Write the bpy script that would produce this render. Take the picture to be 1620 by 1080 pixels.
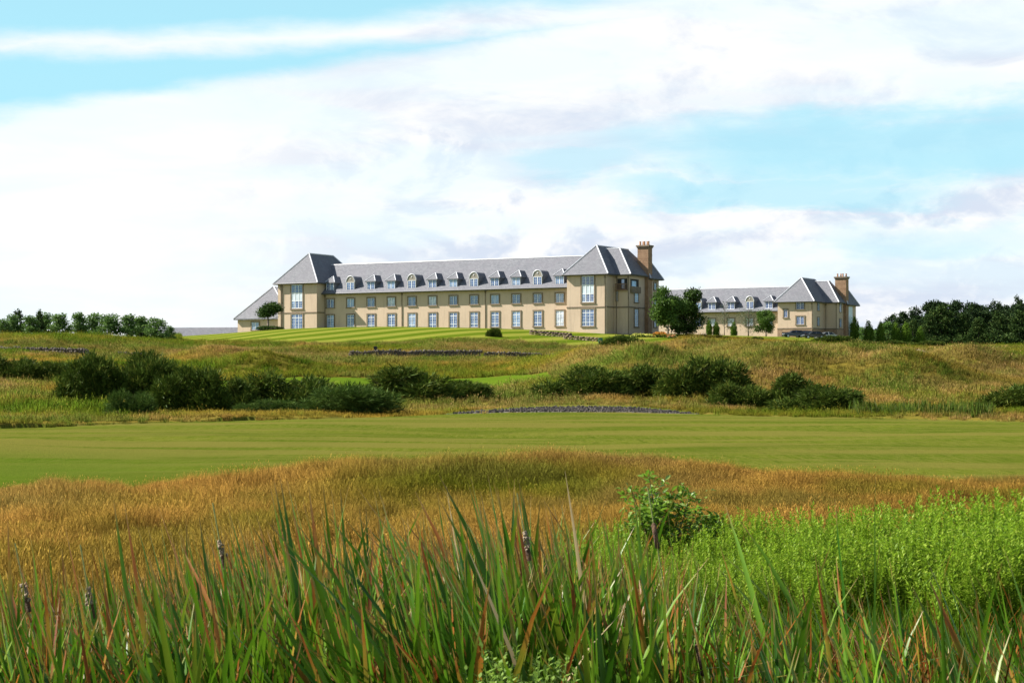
import bpy, math, random
import numpy as np
from mathutils import Vector, Matrix, Euler

S = bpy.context.scene
for o in list(bpy.data.objects): bpy.data.objects.remove(o)
COL = S.collection
R = math.radians
random.seed(7)
RNG = np.random.default_rng(11)

# ------------------------------------------------------------------ camera
FPX, CX, HY = 3000.0, 810.0, 600.0          # focal length in photo pixels, centre column, horizon row
cam = bpy.data.cameras.new('camera')
cam.sensor_width = 36.0
cam.lens = 36.0 * FPX / 1620.0
cam.shift_y = (HY - 540.0) / 1620.0
cam.clip_start = 0.5; cam.clip_end = 9000
cam.dof.use_dof = True; cam.dof.focus_distance = 38.0; cam.dof.aperture_fstop = 16.0
camo = bpy.data.objects.new('camera', cam); COL.objects.link(camo)
camo.location = (0, 0, 0); camo.rotation_euler = (R(90), 0, 0)
S.camera = camo

# ------------------------------------------------------------------ light
SUN_DIR = Vector((-0.985, 0.172, 0)).normalized()      # horizontal direction towards the sun (from the left)
SUN_EL = R(40)
sun_vec = Vector((SUN_DIR.x * math.cos(SUN_EL), SUN_DIR.y * math.cos(SUN_EL), math.sin(SUN_EL)))
sun = bpy.data.lights.new('sun', 'SUN'); sun.energy = 5.0; sun.angle = R(0.5); sun.color = (1.0, 0.945, 0.86)
suno = bpy.data.objects.new('sun', sun); COL.objects.link(suno)
suno.rotation_euler = sun_vec.to_track_quat('Z', 'Y').to_euler()
S.view_settings.view_transform = 'Standard'; S.view_settings.look = 'None'
S.view_settings.gamma = 1.0; S.view_settings.exposure = 1.3; S.view_settings.use_curve_mapping = False
SKY_STRENGTH = 0.0475

class NT:
    """small helper round a node tree"""
    def __init__(s, tree): s.t = tree; s.n = tree.nodes; s.l = tree.links
    def put(s, sock, v):
        if isinstance(v, bpy.types.NodeSocket): s.l.new(v, sock)
        elif v is not None:
            if hasattr(sock.default_value, '__len__') and not hasattr(v, '__len__'): sock.default_value = [v] * len(sock.default_value)
            elif hasattr(v, '__len__') and len(sock.default_value) == 4 and len(v) == 3: sock.default_value = (*v, 1)
            else: sock.default_value = v
    def node(s, kind, props=None, **inp):
        n = s.n.new(kind)
        for k, v in (props or {}).items(): setattr(n, k, v)
        for k, v in inp.items():
            s.put(n.inputs[int(k[1:])] if k[0] == 'i' and k[1:].isdigit() else n.inputs[k.replace('_', ' ')], v)
        return n
    def m(s, op, a, b=None, c=None, clamp=False):
        n = s.n.new('ShaderNodeMath'); n.operation = op; n.use_clamp = clamp
        for i, v in enumerate((a, b, c)): s.put(n.inputs[i], v) if v is not None else None
        return n.outputs[0]
    def step(s, x, a, b):
        n = s.n.new('ShaderNodeMapRange'); n.interpolation_type = 'SMOOTHSTEP'
        s.put(n.inputs[0], x); s.put(n.inputs[1], a); s.put(n.inputs[2], b)
        return n.outputs[0]
    def mix(s, f, a, b, mode='MIX'):
        n = s.n.new('ShaderNodeMix'); n.data_type = 'RGBA'; n.blend_type = mode
        s.put(n.inputs[0], f); s.put(n.inputs[6], a); s.put(n.inputs[7], b)
        return n.outputs[2]
    def noise(s, vec, scale, detail=3, rough=0.55, dist=0.0):
        n = s.n.new('ShaderNodeTexNoise')
        if vec is not None: s.l.new(vec, n.inputs['Vector'])
        n.inputs['Scale'].default_value = scale; n.inputs['Detail'].default_value = detail
        n.inputs['Roughness'].default_value = rough; n.inputs['Distortion'].default_value = dist
        return n
    def comb(s, x, y, z=0.0):
        n = s.n.new('ShaderNodeCombineXYZ'); s.put(n.inputs[0], x); s.put(n.inputs[1], y); s.put(n.inputs[2], z)
        return n.outputs[0]

W = bpy.data.worlds.new('World'); S.world = W; W.use_nodes = True
T = NT(W.node_tree)
bg = W.node_tree.nodes['Background']
sky = T.node('ShaderNodeTexSky', {'sky_type': 'NISHITA', 'sun_disc': False, 'sun_elevation': SUN_EL,
             'sun_rotation': math.atan2(SUN_DIR.x, SUN_DIR.y), 'altitude': 50.0, 'dust_density': 0.6, 'ozone_density': 1.6})
tc = T.node('ShaderNodeTexCoord')
sep = T.node('ShaderNodeSeparateXYZ', i0=tc.outputs['Generated'])
az = T.m('MULTIPLY', T.m('ARCTAN2', sep.outputs[0], sep.outputs[1]), 3.0)       # 1 unit = 19 degrees
el = T.m('MULTIPLY', T.m('ARCSINE', T.m('MINIMUM', T.m('MAXIMUM', sep.outputs[2], -1.0), 1.0)), 3.0)
P = T.comb(T.m('MULTIPLY', az, 1.0), T.m('MULTIPLY', el, 2.2), 0.0)
n1 = T.noise(P, 3.2, 8, 0.58, 0.25).outputs[0]
n2 = T.noise(T.comb(T.m('MULTIPLY', az, 1.0), T.m('MULTIPLY', el, 5.0), 3.7), 2.6, 7, 0.6, 0.3).outputs[0]
n3 = T.noise(P, 9.0, 6, 0.6, 0.2).outputs[0]
w1 = T.m('SUBTRACT', n1, 0.5); w2 = T.m('SUBTRACT', n2, 0.5); w3 = T.m('SUBTRACT', n3, 0.5)
wob = T.m('ADD', T.m('ADD', T.m('MULTIPLY', w1, 0.06), T.m('MULTIPLY', w2, 0.10)), T.m('MULTIPLY', w3, 0.05))
elw = T.m('ADD', el, T.m('MULTIPLY', wob, 0.5))
# gap A: clear sky above the cloud bank on the upper left
lineA = T.m('ADD', 0.507, T.m('MULTIPLY', T.m('ADD', az, 0.81), 0.085))
gA = T.step(T.m('SUBTRACT', elw, lineA), -0.016, 0.026)
# gap B: a tapering blue strip under it
vc = T.m('ADD', 0.447, T.m('MULTIPLY', T.m('ADD', az, 0.81), 0.115))
hw = T.m('SUBTRACT', 0.060, T.m('MULTIPLY', T.m('ADD', az, 0.81), 0.062))
gB = T.step(T.m('SUBTRACT', hw, T.m('ABSOLUTE', T.m('SUBTRACT', elw, vc))), -0.008, 0.03)
def ell(cx, cy, rx, ry, lo=-0.45, hi=0.85):
    dx = T.m('DIVIDE', T.m('SUBTRACT', T.m('ADD', az, T.m('MULTIPLY', w1, 0.3)), cx), rx)
    dy = T.m('DIVIDE', T.m('SUBTRACT', T.m('ADD', el, T.m('MULTIPLY', wob, 1.1)), cy), ry)
    return T.step(T.m('SUBTRACT', 1.0, T.m('ADD', T.m('MULTIPLY', dx, dx), T.m('MULTIPLY', dy, dy))), lo, hi)
gC = T.m('MULTIPLY', ell(0.60, 0.362, 0.46, 0.066), 0.85)
gD = T.m('MULTIPLY', ell(0.42, 0.292, 0.30, 0.035), 0.75)
gE = T.m('MULTIPLY', ell(0.66, 0.225, 0.20, 0.035), 0.35)
gF = T.m('MULTIPLY', ell(0.10, 0.335, 0.10, 0.030), 0.45)
gap = T.m('MAXIMUM', T.m('MAXIMUM', T.m('MAXIMUM', gA, gB), T.m('MAXIMUM', gC, gD)), T.m('MAXIMUM', gE, gF))
# out of view the sky is mostly clear, set so to lower ambient light
gO = T.m('MAXIMUM', T.step(n2, 0.60, 0.46), T.step(el, 1.0, 1.9))
inw = T.m('MULTIPLY', T.step(T.m('ABSOLUTE', az), 1.35, 0.95), T.step(el, 0.95, 0.66))
gap = T.m('ADD', T.m('MULTIPLY', gap, inw), T.m('MULTIPLY', gO, T.m('SUBTRACT', 1.0, inw)))
lowv = T.step(el, 0.16, -0.02)
gap = T.m('MULTIPLY', gap, T.m('SUBTRACT', 1.0, T.m('MULTIPLY', lowv, 0.6)))
shade = T.step(T.noise(T.comb(az, T.m('MULTIPLY', el, 2.6), 9.1), 3.6, 7, 0.6, 0.4).outputs[0], 0.44, 0.66)
shade = T.m('MULTIPLY', shade, T.step(az, -0.75, 0.1))
# heaped cumulus: rounded white tops, soft grey-blue undersides
pv = T.comb(T.m('ADD', az, T.m('MULTIPLY', w3, 0.10)), T.m('ADD', T.m('MULTIPLY', el, 1.7), T.m('MULTIPLY', w3, 0.07)), 5.5)
pu = T.noise(pv, 4.6, 6, 0.56, 0.4).outputs[0]
pu2 = T.noise(T.comb(T.m('ADD', az, 0.018), T.m('ADD', T.m('MULTIPLY', el, 1.7), -0.045), 5.5), 4.6, 6, 0.56, 0.4).outputs[0]
puff = T.step(T.m('SUBTRACT', pu2, pu), -0.04, 0.12)
puff = T.m('MULTIPLY', puff, T.m('MULTIPLY', T.step(el, 0.50, 0.34), T.step(az, -0.60, -0.1)))
shade = T.m('MAXIMUM', shade, puff)
thin = T.step(T.noise(T.comb(az, T.m('MULTIPLY', el, 6.0), 1.3), 2.2, 5, 0.55, 0.3).outputs[0], 0.40, 0.62)
cl = T.mix(shade, (8.75, 8.8, 8.85), (6.1, 6.75, 7.9))
cl = T.mix(T.m('MULTIPLY', thin, 0.5), cl, (7.3, 8.8, 9.2))
blue = T.mix(T.m('MULTIPLY', T.step(el, 1.5, 0.4), 0.90), sky.outputs[0], (3.55, 7.45, 8.8))
allc = T.mix(T.m('SUBTRACT', 1.0, T.m('MULTIPLY', gap, 0.93)), blue, cl)
T.put(bg.inputs['Color'], allc)
bg.inputs['Strength'].default_value = SKY_STRENGTH

# ------------------------------------------------------------------ helpers
def at(px, Y, z=0.0): return Vector(((px - CX) / FPX * Y, Y, z))
def zpx(py, Y): return (HY - py) * Y / FPX

def tag(o, label=None, cat=None, group=None, kind=None):
    if label: o['label'] = label
    if cat: o['category'] = cat
    if group: o['group'] = group
    if kind: o['kind'] = kind
    return o
def empty(name, loc=(0, 0, 0), rz=0.0):
    o = bpy.data.objects.new(name, None); COL.objects.link(o)
    o.location = loc; o.rotation_euler = (0, 0, rz); o.empty_display_size = 0.3
    return o
def link(name, me, parent=None, loc=(0, 0, 0), rot=(0, 0, 0), sc=(1, 1, 1)):
    o = bpy.data.objects.new(name, me); COL.objects.link(o)
    if parent is not None: o.parent = parent
    o.location = loc; o.rotation_euler = rot; o.scale = sc
    return o
def np_mesh(name, V, F, mat, smooth=False, attrs=None, nv=None):
    """V (n,3), F (m,k) array of equal-size faces or list of such arrays; attrs {name: per-vertex floats or (n,3)}"""
    me = bpy.data.meshes.new(name)
    V = np.asarray(V, np.float32)
    Fs = F if isinstance(F, list) else [F]
    Fs = [np.asarray(f, np.int32) for f in Fs if len(f)]
    idx = np.concatenate([f.ravel() for f in Fs]) if Fs else np.zeros(0, np.int32)
    tot = np.concatenate([np.full(len(f), f.shape[1], np.int32) for f in Fs]) if Fs else np.zeros(0, np.int32)
    me.vertices.add(len(V)); me.vertices.foreach_set('co', V.ravel())
    if len(idx):
        me.loops.add(len(idx)); me.loops.foreach_set('vertex_index', idx)
        me.polygons.add(len(tot))
        st = np.zeros(len(tot), np.int32); st[1:] = np.cumsum(tot)[:-1]
        me.polygons.foreach_set('loop_start', st); me.polygons.foreach_set('loop_total', tot)
    for k, a in (attrs or {}).items():
        a = np.asarray(a, np.float32)
        if a.ndim == 1:
            at_ = me.attributes.new(k, 'FLOAT', 'POINT'); at_.data.foreach_set('value', a)
        else:
            at_ = me.attributes.new(k, 'FLOAT_VECTOR', 'POINT'); at_.data.foreach_set('vector', a.ravel())
    me.update(calc_edges=True)
    if smooth and len(idx): me.polygons.foreach_set('use_smooth', np.ones(len(tot), bool))
    if mat: me.materials.append(mat)
    me.validate()
    return me
class MB:
    """collects boxes, prisms and tubes; becomes one mesh"""
    def __init__(s): s.v = []; s.f = []
    def add(s, vs, fs):
        b = len(s.v); s.v += [tuple(v) for v in vs]; s.f += [tuple(i + b for i in f) for f in fs]; return s
    def box(s, x0, x1, y0, y1, z0, z1):
        return s.add([(x0,y0,z0),(x1,y0,z0),(x1,y1,z0),(x0,y1,z0),(x0,y0,z1),(x1,y0,z1),(x1,y1,z1),(x0,y1,z1)],
                     [(0,3,2,1),(4,5,6,7),(0,1,5,4),(1,2,6,5),(2,3,7,6),(3,0,4,7)])
    def prism(s, poly, y0, y1):            # polygon in (x,z), extruded along y
        n = len(poly)
        vs = [(x, y0, z) for x, z in poly] + [(x, y1, z) for x, z in poly]
        fs = [tuple(range(n)), tuple(range(2*n-1, n-1, -1))] + [(i, i + n, (i+1) % n + n, (i+1) % n) for i in range(n)]
        return s.add(vs, fs)
    def tube(s, p0, p1, r0, r1, n=8, cap=True):
        p0 = Vector(p0); p1 = Vector(p1); d = (p1 - p0)
        if d.length < 1e-6: return s
        q = d.to_track_quat('Z', 'Y'); vs = []
        for p, r in ((p0, r0), (p1, r1)):
            for k in range(n):
                a = 2 * math.pi * k / n
                vs.append(p + q @ Vector((math.cos(a) * r, math.sin(a) * r, 0)))
        fs = [(k, (k+1) % n, (k+1) % n + n, k + n) for k in range(n)]
        if cap: fs += [tuple(range(n-1, -1, -1)), tuple(range(n, 2*n))]
        return s.add(vs, fs)
    def ball(s, c, rx, ry, rz, nu=10, nv=6):
        vs = [(c[0], c[1], c[2] - rz)]; fs = []
        for j in range(1, nv):
            t = -math.pi/2 + math.pi * j / nv
            for i in range(nu):
                a = 2 * math.pi * i / nu
                vs.append((c[0] + rx*math.cos(t)*math.cos(a), c[1] + ry*math.cos(t)*math.sin(a), c[2] + rz*math.sin(t)))
        vs.append((c[0], c[1], c[2] + rz)); top = len(vs) - 1
        for i in range(nu): fs.append((0, 1 + (i+1) % nu, 1 + i)); fs.append((top, 1 + (nv-2)*nu + i, 1 + (nv-2)*nu + (i+1) % nu))
        for j in range(nv - 2):
            for i in range(nu):
                a = 1 + j*nu + i; b = 1 + j*nu + (i+1) % nu
                fs.append((a, b, b + nu, a + nu))
        return s.add(vs, fs)
    def mesh(s, name, mat, smooth=False):
        me = bpy.data.meshes.new(name); me.from_pydata(s.v, [], s.f); me.update()
        if smooth: me.polygons.foreach_set('use_smooth', [True] * len(me.polygons))
        me.materials.append(mat); return me
    def build(s, name, mat, parent=None, smooth=False, **k): return link(name, s.mesh(name, mat, smooth), parent, **k)

# value noise in numpy
_H = np.random.default_rng(5).random((256, 256))
def vnoise(x, y):
    xi = np.floor(x).astype(int); yi = np.floor(y).astype(int); fx = x - xi; fy = y - yi
    fx = fx*fx*(3-2*fx); fy = fy*fy*(3-2*fy)
    g = lambda a, b: _H[a & 255, b & 255]
    return (g(xi,yi)*(1-fx)+g(xi+1,yi)*fx)*(1-fy)+(g(xi,yi+1)*(1-fx)+g(xi+1,yi+1)*fx)*fy
def fbm(x, y, o=4):
    t = 0; a = 0.5; n = 0
    for k in range(o):
        t = t + a * vnoise(x + 17.3*k, y + 9.1*k); n += a; x = x*2.03; y = y*2.03; a *= 0.5
    return t / n
def sst(x, a, b):
    t = np.clip((x - a) / (b - a), 0, 1); return t*t*(3-2*t)

# ------------------------------------------------------------------ materials
MATS = {}
def new_mat(name):
    m = bpy.data.materials.new(name); m.use_nodes = True
    t = NT(m.node_tree); b = m.node_tree.nodes['Principled BSDF']
    MATS[name] = m
    return m, t, b
def mat_plain(name, col, rough=0.7, nscale=0, namp=0.15, bump=0.0, bscale=20, spec=0.4, metal=0.0):
    m, t, b = new_mat(name)
    tcn = t.node('ShaderNodeTexCoord')
    if nscale:
        n = t.noise(tcn.outputs['Object'], nscale, 5, 0.6)
        c2 = [min(1, c * (1 + namp)) for c in col]; c1 = [c * (1 - namp) for c in col]
        r = t.step(n.outputs[0], 0.3, 0.7)
        t.put(b.inputs['Base Color'], t.mix(r, c1, c2))
    else: b.inputs['Base Color'].default_value = (*col, 1)
    b.inputs['Roughness'].default_value = rough; b.inputs['Specular IOR Level'].default_value = spec; b.inputs['Metallic'].default_value = metal
    if bump:
        n = t.noise(tcn.outputs['Object'], bscale, 4, 0.6)
        bp = t.node('ShaderNodeBump', Strength=bump, Distance=0.05, Height=n.outputs[0])
        t.put(b.inputs['Normal'], bp.outputs[0])
    return m

def mat_harl():
    m, t, b = new_mat('harled_wall')
    tcn = t.node('ShaderNodeTexCoord'); v = tcn.outputs['Object']
    big = t.noise(v, 0.22, 5, 0.6); mid = t.noise(v, 1.6, 4, 0.6)
    mp = t.node('ShaderNodeMapping', Vector=v, Scale=(1.2, 1.2, 0.12)); st = t.noise(mp.outputs[0], 1.3, 4, 0.65)
    c = t.mix(t.step(big.outputs[0], 0.3, 0.7), (0.5160, 0.3950, 0.2901), (0.5636, 0.4364, 0.3254))
    c = t.mix(t.m('MULTIPLY', t.step(st.outputs[0], 0.50, 0.72), 0.5), c, (0.3938, 0.3034, 0.2274))
    c = t.mix(t.m('MULTIPLY', t.step(mid.outputs[0], 0.35, 0.75), 0.15), c, (0.6198, 0.4876, 0.3753))
    t.put(b.inputs['Base Color'], c); b.inputs['Roughness'].default_value = 0.92; b.inputs['Specular IOR Level'].default_value = 0.15
    bp = t.node('ShaderNodeBump', Strength=0.5, Distance=0.03, Height=t.noise(v, 14, 3, 0.6).outputs[0]); t.put(b.inputs['Normal'], bp.outputs[0])
    return m
def mat_slate():
    m, t, b = new_mat('roof_slate')
    tcn = t.node('ShaderNodeTexCoord'); v = tcn.outputs['Object']
    sp = t.node('ShaderNodeSeparateXYZ', i0=v)
    hx = t.m('ADD', sp.outputs[0], t.m('MULTIPLY', sp.outputs[1], 0.83))
    br = t.node('ShaderNodeTexBrick', {'offset': 0.5}, Vector=t.comb(hx, t.m('MULTIPLY', sp.outputs[2], 1.35), 0.0), Scale=1.0,
                Color1=(0.1224, 0.1272, 0.1436), Color2=(0.1728, 0.1774, 0.1940), Mortar=(0.0960, 0.1021, 0.1184), Mortar_Size=0.012, Bias=0.0)
    br.inputs['Brick Width'].default_value = 0.42; br.inputs['Row Height'].default_value = 0.33
    n = t.noise(v, 0.35, 5, 0.65); n2 = t.noise(v, 2.5, 4, 0.7)
    c = t.mix(t.m('MULTIPLY', t.step(n.outputs[0], 0.38, 0.62), 0.55), br.outputs[0], (0.1488, 0.1458, 0.1663))
    c = t.mix(t.m('MULTIPLY', t.step(n2.outputs[0], 0.5, 0.75), 0.35), c, (0.2016, 0.2041, 0.2167))
    t.put(b.inputs['Base Color'], c); b.inputs['Roughness'].default_value = 0.7; b.inputs['Specular IOR Level'].default_value = 0.2
    bp = t.node('ShaderNodeBump', Strength=0.6, Distance=0.03, Height=t.m('ADD', br.outputs[1], n2.outputs[0])); t.put(b.inputs['Normal'], bp.outputs[0])
    return m
def mat_brickwork():
    m, t, b = new_mat('chimney_stone')
    tcn = t.node('ShaderNodeTexCoord'); v = tcn.outputs['Object']
    n = t.noise(v, 1.4, 4, 0.6); n2 = t.noise(v, 9, 3, 0.6)
    c = t.mix(t.step(n.outputs[0], 0.35, 0.65), (0.25, 0.145, 0.08), (0.345, 0.215, 0.125))
    c = t.mix(t.m('MULTIPLY', n2.outputs[0], 0.25), c, (0.20, 0.13, 0.085))
    t.put(b.inputs['Base Color'], c); b.inputs['Roughness'].default_value = 0.9
    return m
def mat_glass(name, col, ior=1.9):
    m, t, b = new_mat(name)
    tcn = t.node('ShaderNodeTexCoord')
    n = t.noise(tcn.outputs['Object'], 1.1, 3, 0.6)
    t.put(b.inputs['Base Color'], t.mix(t.step(n.outputs[0], 0.35, 0.7), [c * 0.6 for c in col], [c * 1.35 for c in col]))
    b.inputs['Roughness'].default_value = 0.06; b.inputs['IOR'].default_value = ior
    return m
M_WALL = mat_harl(); M_SLATE = mat_slate(); M_CHIM = mat_brickwork()
M_TRIM = mat_plain('stone_surround', (0.1980, 0.1500, 0.1020), 0.85, 1.5, 0.2)
M_BAND = mat_plain('stone_band', (0.1800, 0.1380, 0.0960), 0.85, 1.5, 0.2)
M_PLINTH = mat_plain('plinth_stone', (0.3000, 0.1980, 0.1260), 0.9, 1.2, 0.25, 0.4, 5)
M_WHITE = mat_plain('white_frame_paint', (0.74, 0.76, 0.79), 0.45)
M_LEAD = mat_plain('lead_flashing', (0.50, 0.51, 0.54), 0.4, 2, 0.1)
M_GUTTER = mat_plain('gutter_metal', (0.06, 0.06, 0.065), 0.5)
M_SOFFIT = mat_plain('eave_board', (0.3600, 0.3000, 0.2400), 0.8)
M_GLASS = mat_glass('window_glass', (0.075, 0.13, 0.30))
M_GLASS2 = mat_glass('window_glass_pale', (0.20, 0.30, 0.50))
M_CURT = mat_glass('window_glass_curtained', (0.50, 0.55, 0.66), 1.6)
M_SPAND = mat_plain('spandrel_panel', (0.55, 0.62, 0.68), 0.35, 1.0, 0.12, spec=0.6)
M_PEDI = mat_plain('pediment_render', (0.27, 0.245, 0.205), 0.9, 2, 0.15)
M_DARK = mat_plain('door_and_recess_shade', (0.03, 0.028, 0.026), 0.8)
M_WOOD = mat_plain('baluster_timber', (0.20, 0.12, 0.075), 0.8, 4, 0.2)
M_POT = mat_plain('terracotta_pot', (0.38, 0.21, 0.12), 0.85, 4, 0.2)
# ------------------------------------------------------------------ terrain
TU = np.array([-800,0,150,300,450,600,750,900,1000,1100,1200,1300,1400,1500,1620,2400], float)
TAB = [
 (20, [930,925,925,925,925,925,925,928,932,935,938,940,940,940,940,940]),
 (28, [838,836,834,834,834,838,838,838,838,838,838,840,842,842,842,842]),
 (34, [795,793,791,790,792,802,806,806,800,792,786,790,792,792,792,792]),
 (36, [783,783,782,779,774,773,772,773,774,772,773,776,779,780,780,780]),
 (39, [772,771,770,767,755,735,728,730,738,749,757,762,765,767,767,767]),
 (46, [748,747,747,746,745,745,745,745,745,746,746,746,747,747,747,747]),
 (60, [709]*16),
 (80, [681]*16),
 (95, [667,667,666,666,666,666,666,665,665,665,665,665,666,666,666,666]),
 (110,[652,652,653,655,656,656,656,656,656,656,656,655,653,651,651,651]),
 (118,[640,640,645,648,648,648,645,643,644,646,648,648,645,641,641,641]),
 (130,[625,625,632,638,640,637,632,628,628,628,632,634,632,628,630,630]),
 (150,[607,607,612,622,626,624,617,603,598,595,598,604,606,605,608,608]),
 (175,[588,588,592,606,611,611,609,588,578,570,570,576,583,586,590,590]),
 (195,[577,577,582,598,601,602,601,578,566,560,562,568,570,577,580,580]),
 (210,[571,571,573,583,576,590,587,573,562,549,552,558,560,570,573,573]),
 (225,[566,566,568,574,570,577,576,573,561,538,549,553,556,564,567,567]),
 (240,[562,562,563,567,566,569,569,573,561,541,551,555,557,562,561,561]),
 (262,[547,547,548,558,560,561,557,565,563,550,553,555,554,558,557,557]),
 (285,[529,529,528,546,551,551,547,559,560,552,553,554,553,556,554,554]),
 (310,[534,534,534,543,535,536,531,544,547,543,544,549,552,553,552,552]),
 (340,[540,540,540,536,519,514,516,521,527,530,538,545,550,551,550,550]),
 (360,[541,541,541,530,518,515,519,523,525,528,533,540,548,550,550,550]),
 (385,[543,543,543,530,528,527,527,528,528,529,531,536,547,549,548,548]),
 (422,[546,541,541,535,533,532,532,532,532,532,532,532,545,547,547,547]),
 (500,[548,545,545,542,540,540,540,540,540,541,541,542,546,546,546,546]),
 (700,[558]*16), (1200,[574]*16), (3000,[590]*16), (8000,[597]*16)]
D0 = [0.5, 4, 7, 10, 13, 16]; Z0 = [-1.75, -2.0, -2.42, -2.52, -2.52, -2.42]
tab_d = np.array(D0 + [d for d, _ in TAB], float)
tab_z = np.array([[z]*len(TU) for z in Z0] + [[(HY - y) * d / FPX for y in ys] for d, ys in TAB])
GL = np.linspace(math.log(0.5), math.log(8000), 420); GU = np.linspace(-800, 2400, 260)
_z1 = np.array([np.interp(GL, np.log(tab_d), tab_z[:, j]) for j in range(len(TU))])         # (16,420)
_z2 = np.array([np.interp(GU, TU, _z1[:, i]) for i in range(len(GL))])                      # (420,260)
def _blur(a, ax, n):
    k = np.array([math.exp(-0.5 * (i / (n / 2))**2) for i in range(-n, n + 1)]); k /= k.sum()
    pad = [(0, 0), (0, 0)]; pad[ax] = (n, n); b = np.pad(a, pad, mode='edge')
    return np.apply_along_axis(lambda r: np.convolve(r, k, 'valid'), ax, b)
_z2 = _blur(_blur(_z2, 0, 3), 1, 6)
def fair_near(u): return np.interp(u, [-800,0,300,450,600,1000,1300,1620,2400], [36.6,36.8,38.2,42.5,45.5,45.5,43.0,41.6,41.6])
def fair_far(u): return np.interp(u, [-800,0,200,400,600,710,800,1000,1100,1200,1400,1620,2400], [86,87,92,98,104,110,112,112,110,106,99,94,90])
def grav_far(u): return np.interp(u, [700,715,760,850,920,1000,1060,1110], [110,110.4,114,117.6,118.4,117.5,114.2,109.5])
def lawn_low(u): return np.interp(u, [280,300,400,480,570,620,680,780,850,900,1000,1060,1100,1300], [330,307,300,296,293,296,301,303,299,300,302,318,344,350])
def zone(u, d):
    wob = (fbm(u*0.03, d*0.12, 2) - 0.5)
    z = np.zeros(u.shape, int)
    z[(d > fair_near(u) + wob*2.5) & (d < fair_far(u) + wob*1.0)] = 1
    z[(u > 705) & (u < 1108) & (d >= fair_far(u)) & (d < grav_far(u))] = 4
    c = (u > 705) & (u < 1108) & (d >= np.maximum(grav_far(u), fair_far(u))) & (d < grav_far(u) + 2.2); z[c] = 1
    e = ((u - 590) / 300)**2 + ((d - 168) / 30)**2 + wob*0.3; z[e < 1] = 2
    z[(u > 285 + wob*8) & (u < 1330) & (d > lawn_low(u) + wob*5) & (d < 640)] = 3
    z[(u >= 1330) & (d > 392) & (d < 640)] = 3
    return z
MOUNDS = [(425,208,70,7,1.9),(480,256,95,9,1.5),(690,266,60,7,1.2),(345,224,70,8,1.4),(900,190,90,14,1.8),(1010,166,70,10,1.7),(1240,160,110,12,2.0),(1430,156,90,10,1.9),(1530,182,80,10,1.8),(1090,192,60,9,1.0),(60,262,120,10,0.8),(250,252,50,8,0.8),(1350,190,70,9,1.2),(1180,176,60,8,1.2)]
def ground(X, Y):
    X = np.asarray(X, float); Y = np.maximum(np.asarray(Y, float), 0.6)
    u = np.clip(CX + X / Y * FPX, -800, 2400); L = np.log(np.minimum(Y, 7999.))
    fi = (L - GL[0]) / (GL[1] - GL[0]); fj = (u - GU[0]) / (GU[1] - GU[0])
    i = np.clip(fi.astype(int), 0, len(GL)-2); j = np.clip(fj.astype(int), 0, len(GU)-2); a = fi - i; b = fj - j
    z = (_z2[i,j]*(1-b)+_z2[i,j+1]*b)*(1-a)+(_z2[i+1,j]*(1-b)+_z2[i+1,j+1]*b)*a
    zn = zone(u, Y); rough = (zn == 0)
    amp = np.where(rough, np.clip((Y - 14) / 10, 0, 1), 0.0) * np.clip((330 - Y) / 30, 0, 1)
    z = z + np.where(zn == 1, (fbm(X*0.12+2, Y*0.07+5, 2) - 0.5)*0.36*np.clip((Y-46)/8, 0, 1)*np.clip((104-Y)/10, 0, 1), 0.0)
    n = (fbm(X*0.085, Y*0.06, 3) - 0.5) * np.interp(Y, [14, 40, 48, 100, 150], [0.30, 0.40, 0.0, 0.4, 1.5])
    n2 = (fbm(X*0.5+3, Y*0.4, 3) - 0.5) * np.interp(Y, [14, 40, 120, 200], [0.12, 0.16, 0.25, 0.35])
    e = ((u - 590) / 340)**2 + ((Y - 168) / 40)**2
    calm = sst(e, 0.75, 1.5) * np.interp(Y, [225, 250, 300], [1.0, 0.55, 0.3])
    n3 = (fbm(X*1.3, Y*0.9, 2) - 0.5) * np.interp(Y, [16, 20, 44, 48], [0.1, 0.34, 0.34, 0.0])
    md = sum(h * np.exp(-(((u - cu)/ru)**2 + ((Y - cd)/rd)**2)) for cu, cd, ru, rd, h in MOUNDS)
    return z + ((n + n2 + md) * np.where(Y > 60, calm, 1.0) + n3) * amp
def gz(x, y): return float(ground(np.array([x]), np.array([y]))[0])

def mat_ground(name, cols, sc, stripe=None, rough=0.95):
    m, t, b = new_mat(name)
    tcn = t.node('ShaderNodeTexCoord'); v = tcn.outputs['Object']
    n1 = t.noise(v, sc[0], 5, 0.6); n2 = t.noise(v, sc[1], 5, 0.65)
    c = t.mix(t.step(n1.outputs[0], 0.35, 0.65), cols[0], cols[1])
    c = t.mix(t.m('MULTIPLY', t.step(n2.outputs[0], 0.45, 0.75), 0.6), c, cols[2])
    if stripe: c = stripe(t, v, c)
    n3 = t.noise(v, sc[2], 3, 0.7)
    c = t.mix(0.5, c, t.mix(t.step(n3.outputs[0], 0.3, 0.7), [0.55]*3, [1.0]*3), 'MULTIPLY')
    t.put(b.inputs['Base Color'], c); b.inputs['Roughness'].default_value = rough; b.inputs['Specular IOR Level'].default_value = 0.0
    bp = t.node('ShaderNodeBump', Strength=0.7, Distance=0.06, Height=t.noise(v, sc[2], 4, 0.7).outputs[0]); t.put(b.inputs['Normal'], bp.outputs[0])
    return m
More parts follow.
